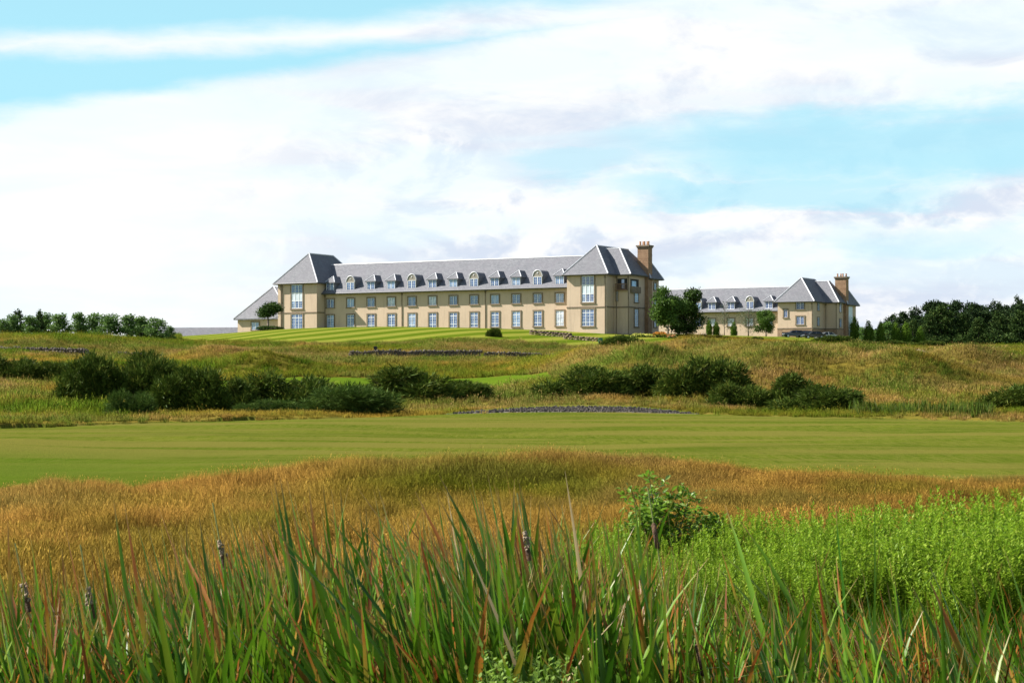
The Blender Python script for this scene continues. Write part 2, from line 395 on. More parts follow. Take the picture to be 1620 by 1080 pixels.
def stripes_fairway(t, v, c):
    gm = t.node('ShaderNodeMapping', Vector=v, Scale=(7.0, 0.55, 0.0)); gn = t.noise(gm.outputs[0], 1.0, 5, 0.75)
    c = t.mix(t.m('MULTIPLY', t.step(gn.outputs[0], 0.40, 0.66), 0.55), c, (0.1552, 0.1476, 0.0317))
    gm = t.node('ShaderNodeMapping', Vector=v, Scale=(2.2, 0.35, 0.0), Location=(5, 1, 0)); gn = t.noise(gm.outputs[0], 1.0, 5, 0.7)
    c = t.mix(t.m('MULTIPLY', t.step(gn.outputs[0], 0.50, 0.68), 0.6), c, (0.0414, 0.0665, 0.0061))
    mp = t.node('ShaderNodeMapping', Vector=v, Scale=(0.0450, 0.2156, 0.0000), Rotation=(0, 0, R(4)))
    n = t.noise(mp.outputs[0], 1.0, 4, 0.6)
    c = t.mix(t.m('MULTIPLY', t.step(n.outputs[0], 0.44, 0.58), 0.9), c, (0.1346, 0.1268, 0.0257))
    mp = t.node('ShaderNodeMapping', Vector=v, Scale=(0.0900, 0.1568, 0.0000), Location=(3, 8, 0))
    n = t.noise(mp.outputs[0], 1.0, 3, 0.6)
    sp = t.node('ShaderNodeSeparateXYZ', i0=v)
    left = t.step(sp.outputs[0], -1.0, -14.0)
    near = t.step(sp.outputs[1], 62.0, 44.0)
    c = t.mix(t.m('MULTIPLY', t.m('MULTIPLY', left, near), 0.7), c, (0.0466, 0.0997, 0.0061))
    return t.mix(t.m('MULTIPLY', t.step(n.outputs[0], 0.5, 0.68), 0.6), c, (0.0600, 0.0872, 0.0083))
def stripes_lawn(t, v, c):
    mp = t.node('ShaderNodeMapping', Vector=v, Rotation=(0, 0, R(-58)))
    sp = t.node('ShaderNodeSeparateXYZ', i0=mp.outputs[0])
    wv = t.m('SINE', t.m('ADD', t.m('MULTIPLY', sp.outputs[1], 0.82), t.m('MULTIPLY', t.noise(v, 0.05, 2).outputs[0], 1.5)))
    return t.mix(t.m('MULTIPLY', t.step(wv, -0.5, 0.5), 0.85), c, (0.205, 0.215, 0.034))
M_ROUGH = mat_ground('rough_soil_thatch', ((0.1663, 0.1269, 0.0216), (0.1263, 0.1215, 0.0184), (0.2150, 0.1418, 0.0344)), (0.05, 0.3, 6))
M_FAIR = mat_ground('fairway_turf', ((0.0750, 0.1020, 0.0099), (0.1020, 0.1201, 0.0137), (0.0583, 0.0906, 0.0076)), (0.12, 0.9, 14), stripes_fairway)
M_FAIR2 = mat_ground('far_fairway_turf', ((0.0758, 0.1258, 0.0100), (0.0938, 0.1462, 0.0115), (0.0585, 0.1130, 0.0080)), (0.06, 0.3, 10), None)
M_LAWN = mat_ground('lawn_turf', ((0.0727, 0.1152, 0.0080), (0.0871, 0.1280, 0.0092), (0.0842, 0.1184, 0.0092)), (0.05, 0.25, 8), stripes_lawn)
M_GRAVEL = mat_ground('grey_gravel', ((0.105, 0.094, 0.084), (0.150, 0.136, 0.122), (0.19, 0.172, 0.155)), (0.6, 3.0, 9))

aa = np.tan(np.linspace(R(-20.5), R(20.5), 620)); aa = np.concatenate([np.linspace(-3.2, aa[0], 30)[:-1], aa, np.linspace(aa[-1], 3.2, 30)[1:]])
dd = np.concatenate([np.linspace(0.6, 6, 12)[:-1], np.geomspace(6, 60, 150)[:-1], np.geomspace(60, 82, 60)[:-1], np.geomspace(82, 121, 260)[:-1], np.geomspace(121, 440, 250)[:-1], np.geomspace(440, 8000, 40)])
DD, AA = np.meshgrid(dd, aa, indexing='ij')
XX = DD * AA; ZZ = ground(XX, DD); UU = CX + AA * FPX
VV = np.stack([XX, DD, ZZ], -1).reshape(-1, 3)
nr, nc = DD.shape
ii, jj = np.meshgrid(np.arange(nr-1), np.arange(nc-1), indexing='ij')
Q = np.stack([ii*nc+jj, ii*nc+jj+1, (ii+1)*nc+jj+1, (ii+1)*nc+jj], -1).reshape(-1, 4)
uc = ((AA[:-1,:-1]+AA[1:,1:])/2*FPX+CX).ravel(); dc = ((DD[:-1,:-1]+DD[1:,1:])/2).ravel()
zn = zone(uc, dc)
for zi, nm, mt in ((0,'rough_ground',M_ROUGH),(1,'fairway',M_FAIR),(2,'far_fairway',M_FAIR2),(3,'hotel_lawn',M_LAWN),(4,'gravel_path',M_GRAVEL)):
    q = Q[zn == zi]; used, inv = np.unique(q, return_inverse=True)
    o = link(nm, np_mesh(nm, VV[used], inv.reshape(-1, 4), mt, smooth=True)); tag(o, kind='structure')
tag(bpy.data.objects['rough_ground'], 'rolling ground under the rough golden and olive grass')
tag(bpy.data.objects['fairway'], 'mown green and yellowish fairway across the middle')
tag(bpy.data.objects['far_fairway'], 'bright green mown hollow behind the gorse bushes')
tag(bpy.data.objects['hotel_lawn'], 'striped mown lawn on the rise in front of the hotel')
tag(bpy.data.objects['gravel_path'], 'strip of grey gravel at the far edge of the fairway')
# ------------------------------------------------------------------ hotel
TH = R(29.5)
EX = Vector((math.cos(TH), -math.sin(TH), 0)); BK = Vector((math.sin(TH), math.cos(TH), 0))
class Frame:
    def __init__(s, px, Y): s.O = Vector(((px - CX) / FPX * Y, Y, 0))
    def s_of(s, px, b):
        k = (px - CX) / FPX; p = s.O + BK * b
        return (k * p.y - p.x) / (EX.x - k * EX.y)
    def pt(s, a, b): return s.O + EX * a + BK * b
    def z(s, py, a, b): return (HY - py) * s.pt(a, b).y / FPX
    def rz(s): return -TH

WIN = {}
def window_meshes(w, h, cols, rows, style, sw=0.24):
    """meshes of a window facing -y, its origin at the middle of the sill"""
    key = (round(w,2), round(h,2), cols, rows, style, sw)
    if key in WIN: return WIN[key]
    a = w / 2; s = MB(); f = MB(); t = 0.06
    s.box(-a-sw, -a, -0.10, 0.02, -0.0, h); s.box(a, a+sw, -0.10, 0.02, 0.0, h)
    s.box(-a-sw-0.02, a+sw+0.02, -0.105, 0.02, h, h+sw); s.box(-a-sw-0.05, a+sw+0.05, -0.16, 0.02, -sw*0.8, 0)
    f.box(-a, -a+t, -0.055, 0.015, 0, h); f.box(a-t, a, -0.055, 0.015, 0, h); f.box(-a+t, a-t, -0.055, 0.015, 0, t); f.box(-a+t, a-t, -0.055, 0.015, h-t, h)
    for c in range(1, cols):
        x = -a + w*c/cols; k = 0.065; f.box(x-k, x+k, -0.05, 0.015, t, h-t)
    if rows: 
        for r in rows: f.box(-a+t, a-t, -0.047, 0.015, h*r-0.04, h*r+0.04)
    bar = MB()
    nb = 3 if h < 2.2 else 4
    for c in range(cols):
        x0 = -a + w*c/cols; xm = x0 + w/cols/2
        bar.box(xm-0.016, xm+0.016, -0.035, 0.01, t, h-t)
    for k in range(1, nb+1):
        z = h*k/(nb+1); bar.box(-a+t, a-t, -0.033, 0.01, z-0.014, z+0.014)
    g = MB(); g.box(-a+0.01, a-0.01, -0.022, 0.012, 0.01, h-0.01)
    WIN[key] = (s, f, bar, g, {})
    return WIN[key]
def window(root, s, b, z, w, h, cols=2, rows=(), rot=0.0, glass=None, sw=0.24, surround=True):
    sm, fm, bm_, gm, cache = window_meshes(w, h, cols, tuple(rows), surround, sw)
    def got(k, mb, mat):
        kk = (k, mat.name)
        if kk not in cache: cache[kk] = mb.mesh(k, mat)
        return cache[kk]
    if surround: o = link('window', got('window', sm, M_TRIM), root, (s, b, z), (0, 0, rot))
    else: o = link('window', got('window', fm, M_WHITE), root, (s, b, z), (0, 0, rot))
    if surround: link('frame', got('frame', fm, M_WHITE), o)
    link('glazing_bar', got('glazing_bar', bm_, M_WHITE), o)
    link('pane', got('pane', gm, glass or M_GLASS), o)
    return o

def tall_window(root, s, b, z0, z1, w):
    """three lights wide: sashes, a pale spandrel panel and sashes again, in one stone surround"""
    h = z1 - z0; a = w/2; sw = 0.26
    m = MB(); m.box(-a-sw, -a, -0.10, 0.02, 0, h); m.box(a, a+sw, -0.10, 0.02, 0, h); m.box(-a-sw-0.04, a+sw+0.04, -0.15, 0.02, -0.28, 0)
    o = m.build('window', M_TRIM, root, loc=(s, b, z0))
    zs = [0, h*0.32, h*0.66, h]
    f = MB()
    for x in (-a, -a+w/3, -a+2*w/3, a): f.box(x-0.075, x+0.075, -0.06, 0.015, 0, h)
    for z in (0.07, h*0.32, h*0.66, h-0.07): f.box(-a+0.075, a-0.075, -0.056, 0.015, z-0.07, z+0.07)
    f.build('frame', M_WHITE, o)
    for k, (za, zb, mt) in enumerate(((zs[0], zs[1], M_GLASS), (zs[1], zs[2], M_SPAND), (zs[2], zs[3], M_GLASS))):
        for c in range(3):
            p = MB(); p.box(-a+w*c/3+0.02, -a+w*(c+1)/3-0.02, -0.022, 0.012, za+0.02, zb-0.02)
            mm = mt if not (k == 0 and c == 0) else M_GLASS2
            p.build('pane' if k != 1 else 'spandrel_panel', mm, o)
    g = MB()
    for za, zb in ((zs[0], zs[1]), (zs[2], zs[3])):
        for c in range(3):
            xm = -a+w*(c+0.5)/3; g.box(xm-0.015, xm+0.015, -0.035, 0.01, za+0.05, zb-0.05)
        for q in (1/3, 2/3):
            z = za+(zb-za)*q; g.box(-a, a, -0.033, 0.01, z-0.013, z+0.013)
    g.build('glazing_bar', M_WHITE, o)
    return o

def hip_roof(root, x0, x1, y0, y1, z, rise, ix, iy, name='roof', iy1=None, hips=(0, 1, 2, 3)):
    """truncated hip: eave rectangle, top rectangle inset by ix / iy; lead along the hips"""
    iy1 = iy if iy1 is None else iy1
    e = [(x0,y0,z),(x1,y0,z),(x1,y1,z),(x0,y1,z)]
    tp = [(x0+ix,y0+iy,z+rise),(x1-ix,y0+iy,z+rise),(x1-ix,y1-iy1,z+rise),(x0+ix,y1-iy1,z+rise)]
    lo = [(x, y, z-0.22) for x, y, _ in e]
    m = MB(); m.add(e+tp+lo, [(0,1,5,4),(1,2,6,5),(2,3,7,6),(3,0,4,7),(4,5,6,7),(8,9,1,0),(9,10,2,1),(10,11,3,2),(11,8,0,3),(11,10,9,8)])
    o = m.build(name, M_SLATE, root)
    g = MB()
    for k in hips: g.tube(Vector(e[k]) + Vector((0,0,0.04)), Vector(tp[k]) + Vector((0,0,0.04)), 0.13, 0.13, 6)
    for a, b in ((0,1),(1,2),(2,3),(3,0)):
        g.tube(Vector(tp[a])+Vector((0,0,0.03)), Vector(tp[b])+Vector((0,0,0.03)), 0.11, 0.11, 6)
    g.build('hip_flashing', M_LEAD, o)
    gt = MB(); r = 0.09
    cs = [Vector((x, y, z-0.06)) for x, y, _ in e]; ce = Vector(((x0+x1)/2, (y0+y1)/2, z-0.06))
    cs = [c + (c-ce).normalized()*0.12 for c in cs]
    for a in range(4): gt.tube(cs[a], cs[(a+1) % 4], r, r, 6)
    gt.build('gutter', M_GUTTER, o)
    return o

def dormer(root, s, zs, zt, b, kind, roof_b, w=1.75):
    """zs sill, zt head; roof_b(z) gives the depth at which the main roof reaches height z"""
    hw = w/2 + 0.12
    if kind == 'S':
        rise = 1.25; q = 1.15; zr = zt + rise
        m = MB()
        by = roof_b(zt)+0.4
        m.add([(-hw,0,zs-0.5-zs),(hw,0,-0.5),(hw,0,zt-zs),(-hw,0,zt-zs),(-hw,by-b,-0.5),(hw,by-b,-0.5),(hw,by-b,zt-zs),(-hw,by-b,zt-zs)],
              [(0,1,2,3),(1,5,6,2),(4,0,3,7),(3,2,6,7)])
        o = m.build('dormer', M_SLATE, root, loc=(s, b, zs))
        r = MB(); e = hw+0.22; z0 = zt-zs; yb = roof_b(zt)-b+0.3; yr = roof_b(zr)-b+0.3
        r.add([(-e,-0.25,z0),(e,-0.25,z0),(e,yb,z0),(-e,yb,z0),(0,q,z0+rise),(0,yr,z0+rise),(-e,-0.25,z0-0.16),(e,-0.25,z0-0.16),(e,yb,z0-0.16),(-e,yb,z0-0.16)],
              [(0,1,4),(1,2,5,4),(3,0,4,5),(6,7,1,0),(7,8,2,1),(9,6,0,3),(9,8,7,6)])
        r.build('dormer_roof', M_SLATE, o)
        g = MB(); g.tube((-e,-0.25,z0+.03),(0,q,z0+rise+.03),.07,.07,5); g.tube((e,-0.25,z0+.03),(0,q,z0+rise+.03),.09,.09,5); g.build('hip_flashing', M_LEAD, o)
    else:
        zt2 = zt; rr = hw + 0.02; n = 12
        poly = [(-hw,-0.5),(hw,-0.5)] + [(rr*math.cos(math.pi*k/n), (zt2-zs) + 1.15*math.sin(math.pi*k/n)) for k in range(n+1)]
        m = MB(); m.prism(poly, 0.0, 0.28)
        o = m.build('dormer', M_PEDI, root, loc=(s, b, zs))
        r = MB(); yb = roof_b(zt+1.0) - b + 0.4
        prof = [(hw+0.04, -0.4)] + [((rr+0.06)*math.cos(math.pi*k/n), (zt2-zs) + 1.2*math.sin(math.pi*k/n)) for k in range(n+1)] + [(-hw-0.04, -0.4)]
        r.prism(prof, 0.12, yb)
        r.build('dormer_roof', M_SLATE, o)
        ring = MB()
        for k in range(n):
            a0 = math.pi*k/n; a1 = math.pi*(k+1)/n
            ring.tube((rr*math.cos(a0), 0, (zt2-zs)+1.15*math.sin(a0)), (rr*math.cos(a1), 0, (zt2-zs)+1.15*math.sin(a1)), 0.1, 0.1, 5)
        ring.ball((0, -0.02, zt2-zs+0.62), 0.16, 0.06, 0.16, 8, 5)
        ring.build('pediment_moulding', M_LEAD, o)
    sl = MB(); sl.box(-hw-0.05, hw+0.05, -0.16, 0.06, -0.16, 0.0); sl.build('sill', M_LEAD, o)
    fr = MB(); a = w/2; h = zt - zs - 0.05
    fr.box(-a, -a+0.08, -0.06, 0.0, 0, h); fr.box(a-0.08, a, -0.06, 0.0, 0, h); fr.box(-0.08, 0.08, -0.055, 0.0, 0.08, h-0.08)
    fr.box(-a+0.08, a-0.08, -0.06, 0.0, 0, 0.08); fr.box(-a+0.08, a-0.08, -0.06, 0.0, h-0.08, h)
    fr.build('frame', M_WHITE, o)
    pn = MB(); pn.box(-a+0.04, a-0.04, -0.03, -0.003, 0.04, h-0.04); pn.build('pane', random.choice((M_GLASS, M_GLASS, M_GLASS2)), o)
    br = MB()
    for x in (-a*0.5, a*0.5): br.box(x-0.016, x+0.016, -0.042, -0.004, 0.08, h-0.08)
    for k in (1, 2): br.box(-a+0.08, a-0.08, -0.040, -0.004, h*k/3-0.014, h*k/3+0.014)
    br.build('glazing_bar', M_WHITE, o)
    return o

def chimney(root, s0, s1, b0, b1, zg, zt, npots):
    m = MB(); h = 0.0; k = 0; cw = 0.42
    z = zg
    while z < zt - 0.05:                      # courses: each a touch proud or recessed, joints set back
        z2 = min(z + cw, zt); e = random.uniform(-0.012, 0.012)
        m.box(s0-e, s1+e, b0-e, b1+e, z+0.03, z2); m.box(s0+0.03, s1-0.03, b0+0.03, b1-0.03, z, z+0.03); z = z2
    o = m.build('chimney', M_CHIM, root)
    c = MB(); c.box(s0-0.22, s1+0.22, b0-0.22, b1+0.22, zt, zt+0.28); c.box(s0-0.10, s1+0.10, b0-0.10, b1+0.10, zt-0.22, zt-0.002); c.build('chimney_cap', M_BAND, o)
    for i in range(npots):
        x = s0 + (s1-s0)*(i+0.6)/(npots+0.2); y = (b0+b1)/2 + (0.25 if i % 2 else -0.2)
        p = MB(); p.tube((x, y, zt+0.283), (x, y, zt+0.95), 0.20, 0.15, 10); p.tube((x, y, zt+0.86), (x, y, zt+1.0), 0.19, 0.19, 10)
        p.build('chimney_pot', M_POT, o, smooth=False)
    return o

def band(root, x0, x1, y0, y1, z, h=0.22, e=0.07, name='string_course', mat=None):
    m = MB(); m.box(x0-e, x1+e, y0-e, y1+e, z, z+h); return m.build(name, mat or M_BAND, root)
def pipe(root, s, b, z0, z1):
    m = MB(); m.tube((s, b, z0), (s, b, z1), 0.07, 0.07, 6); m.box(s-0.14, s+0.14, b-0.1, b+0.1, z1-0.35, z1); return m.build('drainpipe', M_GUTTER if False else M_BAND, root)
def wall_box(root, x0, x1, y0, y1, z0, z1, name='wall'):
    m = MB(); m.box(x0, x1, y0, y1, z0, z1); return m.build(name, M_WALL, root)

# ---- main building
H = Frame(523, 370.0)
hotel = empty('hotel', H.O, H.rz())
tag(hotel, 'long cream hotel with slate roof, dormers and hipped end towers on the lawn crest', 'hotel')
ZG = 7.2
P = 2.5
t0l, t0r = H.s_of(439.6, -P), H.s_of(501.2, -P)
t1l, t1r = H.s_of(897.0, -P), H.s_of(959.4, -P)
ze0 = H.z(447, t0r, -P); ze1 = H.z(433, t1r, -P)
print('T0', t0l, t0r, 'T1', t1l, t1r, 'eaves', ze0, ze1, 'bays', [round(H.s_of(p, 0), 1) for p in (523, 555, 587, 619, 652, 684, 717, 750, 783, 817, 851, 886)])
ZE, ZR, DEP = 16.75, 22.75, 13.0
wall_box(hotel, t0r-0.5, t1l+0.5, 0, DEP, ZG, ZE-0.02)
# main roof: two slopes with a thick eave
oh = 0.95; mid = DEP/2; xa, xb = t0r-3.0, t1l+3.0
slope = (ZR-ZE)/(mid+oh)
roof_b = lambda z: (z-ZE)/slope - oh
m = MB(); m.add([(xa,-oh,ZE),(xb,-oh,ZE),(xb,mid,ZR),(xa,mid,ZR),(xb,DEP+oh,ZE),(xa,DEP+oh,ZE),(xa,-oh,ZE-0.25),(xb,-oh,ZE-0.25),(xb,DEP+oh,ZE-0.25),(xa,DEP+oh,ZE-0.25)],
                [(0,1,2,3),(3,2,4,5),(6,7,1,0),(8,9,5,4),(9,8,7,6),(0,3,5,9,6),(1,7,8,4,2)])
ro = m.build('roof', M_SLATE, hotel)
g = MB(); g.tube((t0r, -oh-0.1, ZE-0.08), (t1l, -oh-0.1, ZE-0.08), 0.10, 0.10, 6); g.build('gutter', M_GUTTER, ro)
g = MB(); g.tube((xa, mid, ZR+0.02), (xb, mid, ZR+0.02), 0.12, 0.12, 6); g.build('ridge_flashing', M_LEAD, ro)
kinds = 'SASSASSASSAS'
bays = [H.s_of(p, 0) for p in (523, 555, 587.3, 619.4, 652, 684.6, 717.5, 750.3, 783.3, 817, 851, 885.8)]
for k, s in enumerate(bays):
    window(hotel, s, -0.003, 14.0, 1.62, 1.62, 2, (), glass=[M_GLASS, M_GLASS2, M_GLASS, M_CURT, M_GLASS, M_CURT, M_GLASS, M_GLASS, M_GLASS2, M_GLASS, M_GLASS, M_GLASS2][k])
    window(hotel, s, -0.003, 9.75, 1.62, 2.75, 2, (0.24, 0.78), glass=[M_GLASS2, M_GLASS, M_GLASS, M_GLASS, M_GLASS2, M_GLASS, M_GLASS, M_GLASS, M_GLASS, M_GLASS2, M_GLASS, M_CURT][k])
    dormer(hotel, s, 17.25, 18.9 if kinds[k] == 'S' else 18.85, -0.12, kinds[k], roof_b)
for px in (636, 768): pipe(hotel, H.s_of(px, 0), -0.08, ZG, ZE-0.3)
for px in (513.5, 770): pass

def end_block(root, F, tl, tr, pb, zeave, zg, pxs, levels, dep, main_rise, apex_q):
    """right-hand end of a range: front tower, stepped block, chimney and rear stair block"""
    w = tr - tl; e = 0.65
    wall_box(root, tl, tr, -pb, dep, zg, zeave-0.2, 'tower_wall')
    hip_roof(root, tl-e, tr+e, -pb-e, dep+e, zeave, main_rise, w/2+e-0.05, apex_q, 'tower_roof')
    b2 = -pb
    lo, hi = 0.0, 9.0
    for _ in range(40):                       # depth at which the tower's side wall meets the next front
        b2 = (lo+hi)/2 - pb
        if F.s_of(pxs['step'], b2) > tr: lo = (lo+hi)/2
        else: hi = (lo+hi)/2
    s2 = F.s_of(pxs['v2'], b2)
    lo, hi = 0.5, 14.0
    for _ in range(40):
        bc = b2 + (lo+hi)/2
        if F.s_of(pxs['v2back'], bc) > s2: lo = (lo+hi)/2
        else: hi = (lo+hi)/2
    c0, c1 = F.s_of(pxs['ch0'], bc), F.s_of(pxs['ch1'], bc)
    zc = F.z(pxs['chtop'], c0, bc)
    print('end block: b2', b2, 's2', s2, 'bc', bc, 'ch', c0, c1, 'zc', zc, 'tr', tr)
    wall_box(root, tr-2.0, s2, b2, bc+2.0, zg, zeave-0.22, 'side_wall')
    zt = F.z(pxs['v2top'], s2-3.5, b2+3.5)
    inn = pxs['inset']
    hip_roof(root, (tl+tr)/2-inn, s2+e, b2-e, bc+e+3.5, zeave-0.01, zt-zeave, inn, inn, 'side_roof', iy1=inn*0.8, hips=(1,))
    chimney(root, c0, c1, bc, bc+1.7, zg, zc, pxs['pots'])
    s3 = c1 - 0.25
    lo, hi = 0.3, 12.0
    for _ in range(40):
        b3 = bc + 1.7 + (lo+hi)/2
        if F.s_of(pxs['v3'], b3) > s3: lo = (lo+hi)/2
        else: hi = (lo+hi)/2
    z3 = F.z(pxs['v3eave'], s3, b3)
    wall_box(root, s2-3.0, s3, bc+0.9, b3, zg, z3-0.2, 'rear_wall')
    hip_roof(root, s2-5.0, s3+e, bc+0.9-e, b3+e, z3, (zt-z3), 3.2, 2.6, 'rear_roof', hips=(1, 2))
    return b2, s2, bc, s3, b3, c0, c1

HP = dict(step=971.7, v2=995.3, v2back=1020.0, ch0=1008.5, ch1=1025.5, chtop=390.5, v2top=393.0, inset=4.3, pots=5, v3=1042.3, v3eave=442)
rise1 = H.z(388.6, (t1l+t1r)/2, -P+4.3) - ze1
b2, s2, bc, s3, b3, c0, c1 = end_block(hotel, H, t1l, t1r, P, ze1, ZG, HP, None, DEP+1, rise1, 4.6)
band(hotel, t1l, t1r, -P, 4, H.z(486.2, t1r, -P)); zb = H.z(486.2, t1r, -P)
band(hotel, t1r+0.08, s2, b2, bc+0.5, zb)
tc1 = H.s_of(930.2, -P)
tall_window(hotel, tc1, -P-0.003, H.z(478, tc1, -P), ze1-0.3, H.s_of(939.5, -P)-H.s_of(920.5, -P))
window(hotel, tc1, -P-0.003, H.z(515.5, tc1, -P), H.s_of(939.5, -P)-H.s_of(920.5, -P), 3.0, 3, (0.22, 0.78), glass=M_GLASS)
for s, b in ((t1r-0.25, -P-0.08), (t1r+0.5, b2-0.08), (s2-0.12, b2-0.09)): pipe(hotel, s, b, ZG, ze1-0.35)
# side of the stepped block: loggia with balusters on the corner, windows below
zl = H.z(458, s2, b2)
lg = MB(); lg.box(s2-2.35, s2-0.35, b2-0.02, b2+0.012, zl, zl+2.0); lgo = lg.build('balcony', M_DARK, hotel)  # thin near-black sheet in place of a recess, its shade put in as colour
rl = MB(); rl.box(s2-2.5, s2-0.25, b2-0.62, b2-0.50, zl+0.98, zl+1.1); rl.box(s2-2.5, s2-0.25, b2-0.66, b2-0.03, zl-0.14, zl+0.05); rl.build('balcony_rail', M_WOOD, lgo)
bl = MB()
for k in range(9): x = s2-2.42+k*0.26; bl.box(x-0.045, x+0.045, b2-0.60, b2-0.52, zl+0.053, zl+0.977)
bl.build('baluster', M_WOOD, lgo)
lw = MB(); lw.box(s2-1.5, s2-0.95, b2-0.05, b2-0.024, zl+0.2, zl+1.85); lw.build('pane', M_GLASS2, lgo)
lg = MB(); lg.box(s2-0.012, s2+0.02, b2+0.5, b2+3.9, zl, zl+1.95); lgo = lg.build('balcony', M_DARK, hotel)  # another flat dark sheet painted as the shaded recess
rl = MB(); rl.box(s2+0.03, s2+0.45, b2+0.35, b2+4.0, zl-0.55, zl+0.6); rl.build('balcony_parapet', M_BAND, lgo)
lw = MB(); lw.box(s2+0.024, s2+0.05, b2+1.0, b2+2.8, zl+0.3, zl+1.6); lw.build('pane', M_GLASS2, lgo)
wr = R(90)
window(hotel, s2+0.003, b2+2.9, H.z(478, s2, b2+3), 1.5, 2.0, 2, (), wr, M_GLASS2)
window(hotel, s2+0.003, b2+2.9, H.z(516.5, s2, b2+3), 1.5, 3.1, 1, (0.7,), wr, M_GLASS)
window(hotel, t1r+0.55, b2-0.003, H.z(476, t1r, b2), 0.3, 1.7, 1, (), 0, M_GLASS, 0.12)
window(hotel, s3+0.003, (bc+1.7+b3)/2, 13.4, 0.9, 1.7, 1, (), wr, M_GLASS); window(hotel, s3+0.003, (bc+1.7+b3)/2, 16.4, 0.9, 1.2, 1, (), wr, M_GLASS)
window(hotel, s3+0.003, (bc+1.7+b3)/2, 9.6, 0.9, 2.2, 1, (), wr, M_GLASS)

# left tower
wall_box(hotel, t0l, t0r, -P, DEP+1, ZG, ze0-0.2, 'tower_wall')
rise0 = H.z(401.3, (t0l+t0r)/2, -P+4.3) - ze0
hip_roof(hotel, t0l-0.65, t0r+0.65, -P-0.65, DEP+1.2, ze0, rise0, (t0r-t0l)/2+0.6, 4.6, 'tower_roof')
z0b = H.z(495, t0r, -P); band(hotel, t0l, t0r, -P, 1.5, z0b)
w0 = H.s_of(478.7, -P)-H.s_of(461.5, -P); tc0 = H.s_of(470, -P)
tall_window(hotel, tc0, -P-0.003, H.z(488, tc0, -P), ze0-0.3, w0)
window(hotel, tc0, -P-0.003, H.z(523, tc0, -P), w0, 3.2, 3, (0.78,), glass=M_GLASS)
for s in (t0l+0.8, t0l+1.15): pipe(hotel, s, -P-0.08, ZG, ze0-0.35)
pipe(hotel, t0r+0.25, -0.08, ZG, ZE-0.3)
# low wing with a sweeping hipped roof at the left end
bl_ = 2.0
l0 = H.s_of(376, bl_); zl0 = H.z(504.5, l0, bl_); zl1 = H.z(453, H.s_of(433, bl_+4.5), bl_+4.5)
wall_box(hotel, l0, t0l+0.6, bl_, 11.5, ZG-1.5, zl0-0.2, 'low_wall')
m = MB(); e = 0.6; xr = H.s_of(433, bl_+4.5)
m.add([(l0-e,bl_-e,zl0),(t0l+0.3,bl_-e,zl0),(t0l+0.3,11.5+e,zl0),(l0-e,11.5+e,zl0),(xr,bl_+4.5,zl1),(l0-e,bl_-e,zl0-0.22),(t0l+0.3,bl_-e,zl0-0.22),(t0l+0.3,11.5+e,zl0-0.22),(l0-e,11.5+e,zl0-0.22),
       (t0l+0.3, bl_+4.5, zl1-1.2)],
      [(0,1,4),(1,9,4),(9,2,4),(2,3,4),(3,0,4),(5,6,1,0),(6,7,2,1),(7,8,3,2),(8,5,0,3),(8,7,6,5)])
lr = m.build('low_roof', M_SLATE, hotel)
g = MB(); g.tube((l0-e,bl_-e,zl0+.04),(xr,bl_+4.5,zl1+.05),.13,.13,6); g.tube((t0l+0.2,bl_-e,zl0+.04),(xr,bl_+4.5,zl1+.05),.13,.13,6); g.build('hip_flashing', M_LEAD, lr)
window(hotel, H.s_of(404, bl_), bl_-0.003, H.z(522, l0, bl_), 1.8, 1.5, 2, (), 0, M_GLASS2)

# ---- right-hand wing, farther back
G = Frame(1224, 422.0)
wing = empty('hotel_wing', G.O, G.rz())
tag(wing, 'smaller cream hotel wing with slate roof and chimney behind the parked cars', 'building')
wl, wr_ = G.s_of(1230.5, -2.2), G.s_of(1285.6, -2.2)
ZGw = 7.5
zew = G.z(476.5, wr_, -2.2)
rz_e = G.z(491.5, 0, 0); m0 = G.s_of(1010, 0)
zrw = G.z(453.8, G.s_of(1249, 6.5), 6.5)
wall_box(wing, m0, wl+0.5, 0, 13, ZGw, rz_e-0.02)
slope2 = (zrw-rz_e)/(6.5+0.9); roof_b2 = lambda z: (z-rz_e)/slope2 - 0.9
m = MB(); xa, xb = m0, wl+3
m.add([(xa,-.9,rz_e),(xb,-.9,rz_e),(xb,6.5,zrw),(xa,6.5,zrw),(xb,13.9,rz_e),(xa,13.9,rz_e),(xa,-.9,rz_e-0.25),(xb,-.9,rz_e-0.25),(xb,13.9,rz_e-0.25),(xa,13.9,rz_e-0.25)],
      [(0,1,2,3),(3,2,4,5),(6,7,1,0),(8,9,5,4),(9,8,7,6),(0,3,5,9,6),(1,7,8,4,2)])
ro = m.build('roof', M_SLATE, wing)
g = MB(); g.tube((m0, -1.0, rz_e-0.08), (wl, -1.0, rz_e-0.08), 0.1, 0.1, 6); g.build('gutter', M_GUTTER, ro)
g = MB(); g.tube((xa, 6.5, zrw+0.02), (xb, 6.5, zrw+0.02), 0.12, 0.12, 6); g.build('ridge_flashing', M_LEAD, ro)
for px, kd in ((1076, 'S'), (1104, 'A'), (1126.5, 'S'), (1156.5, 'S'), (1186.5, 'A'), (1216.5, 'S')):
    s = G.s_of(px, 0); dormer(wing, s, rz_e+0.55, rz_e+2.2, -0.1, kd, roof_b2)
    window(wing, s, -0.003, G.z(514.5, 0, 0), 1.6, 1.65, 2, (), glass=random.choice((M_GLASS, M_CURT)))
WP = dict(step=1304.0, v2=1324.5, v2back=1334.0, ch0=1321.0, ch1=1338.5, chtop=439.8, v2top=444.8, inset=4.0, pots=4, v3=1354.0, v3eave=483)
risew = G.z(439.6, (wl+wr_)/2, 2.0) - zew
b2, s2, bc, s3, b3, c0, c1 = end_block(wing, G, wl, wr_, 2.2, zew, ZGw, WP, None, 13.5, risew, 4.4)
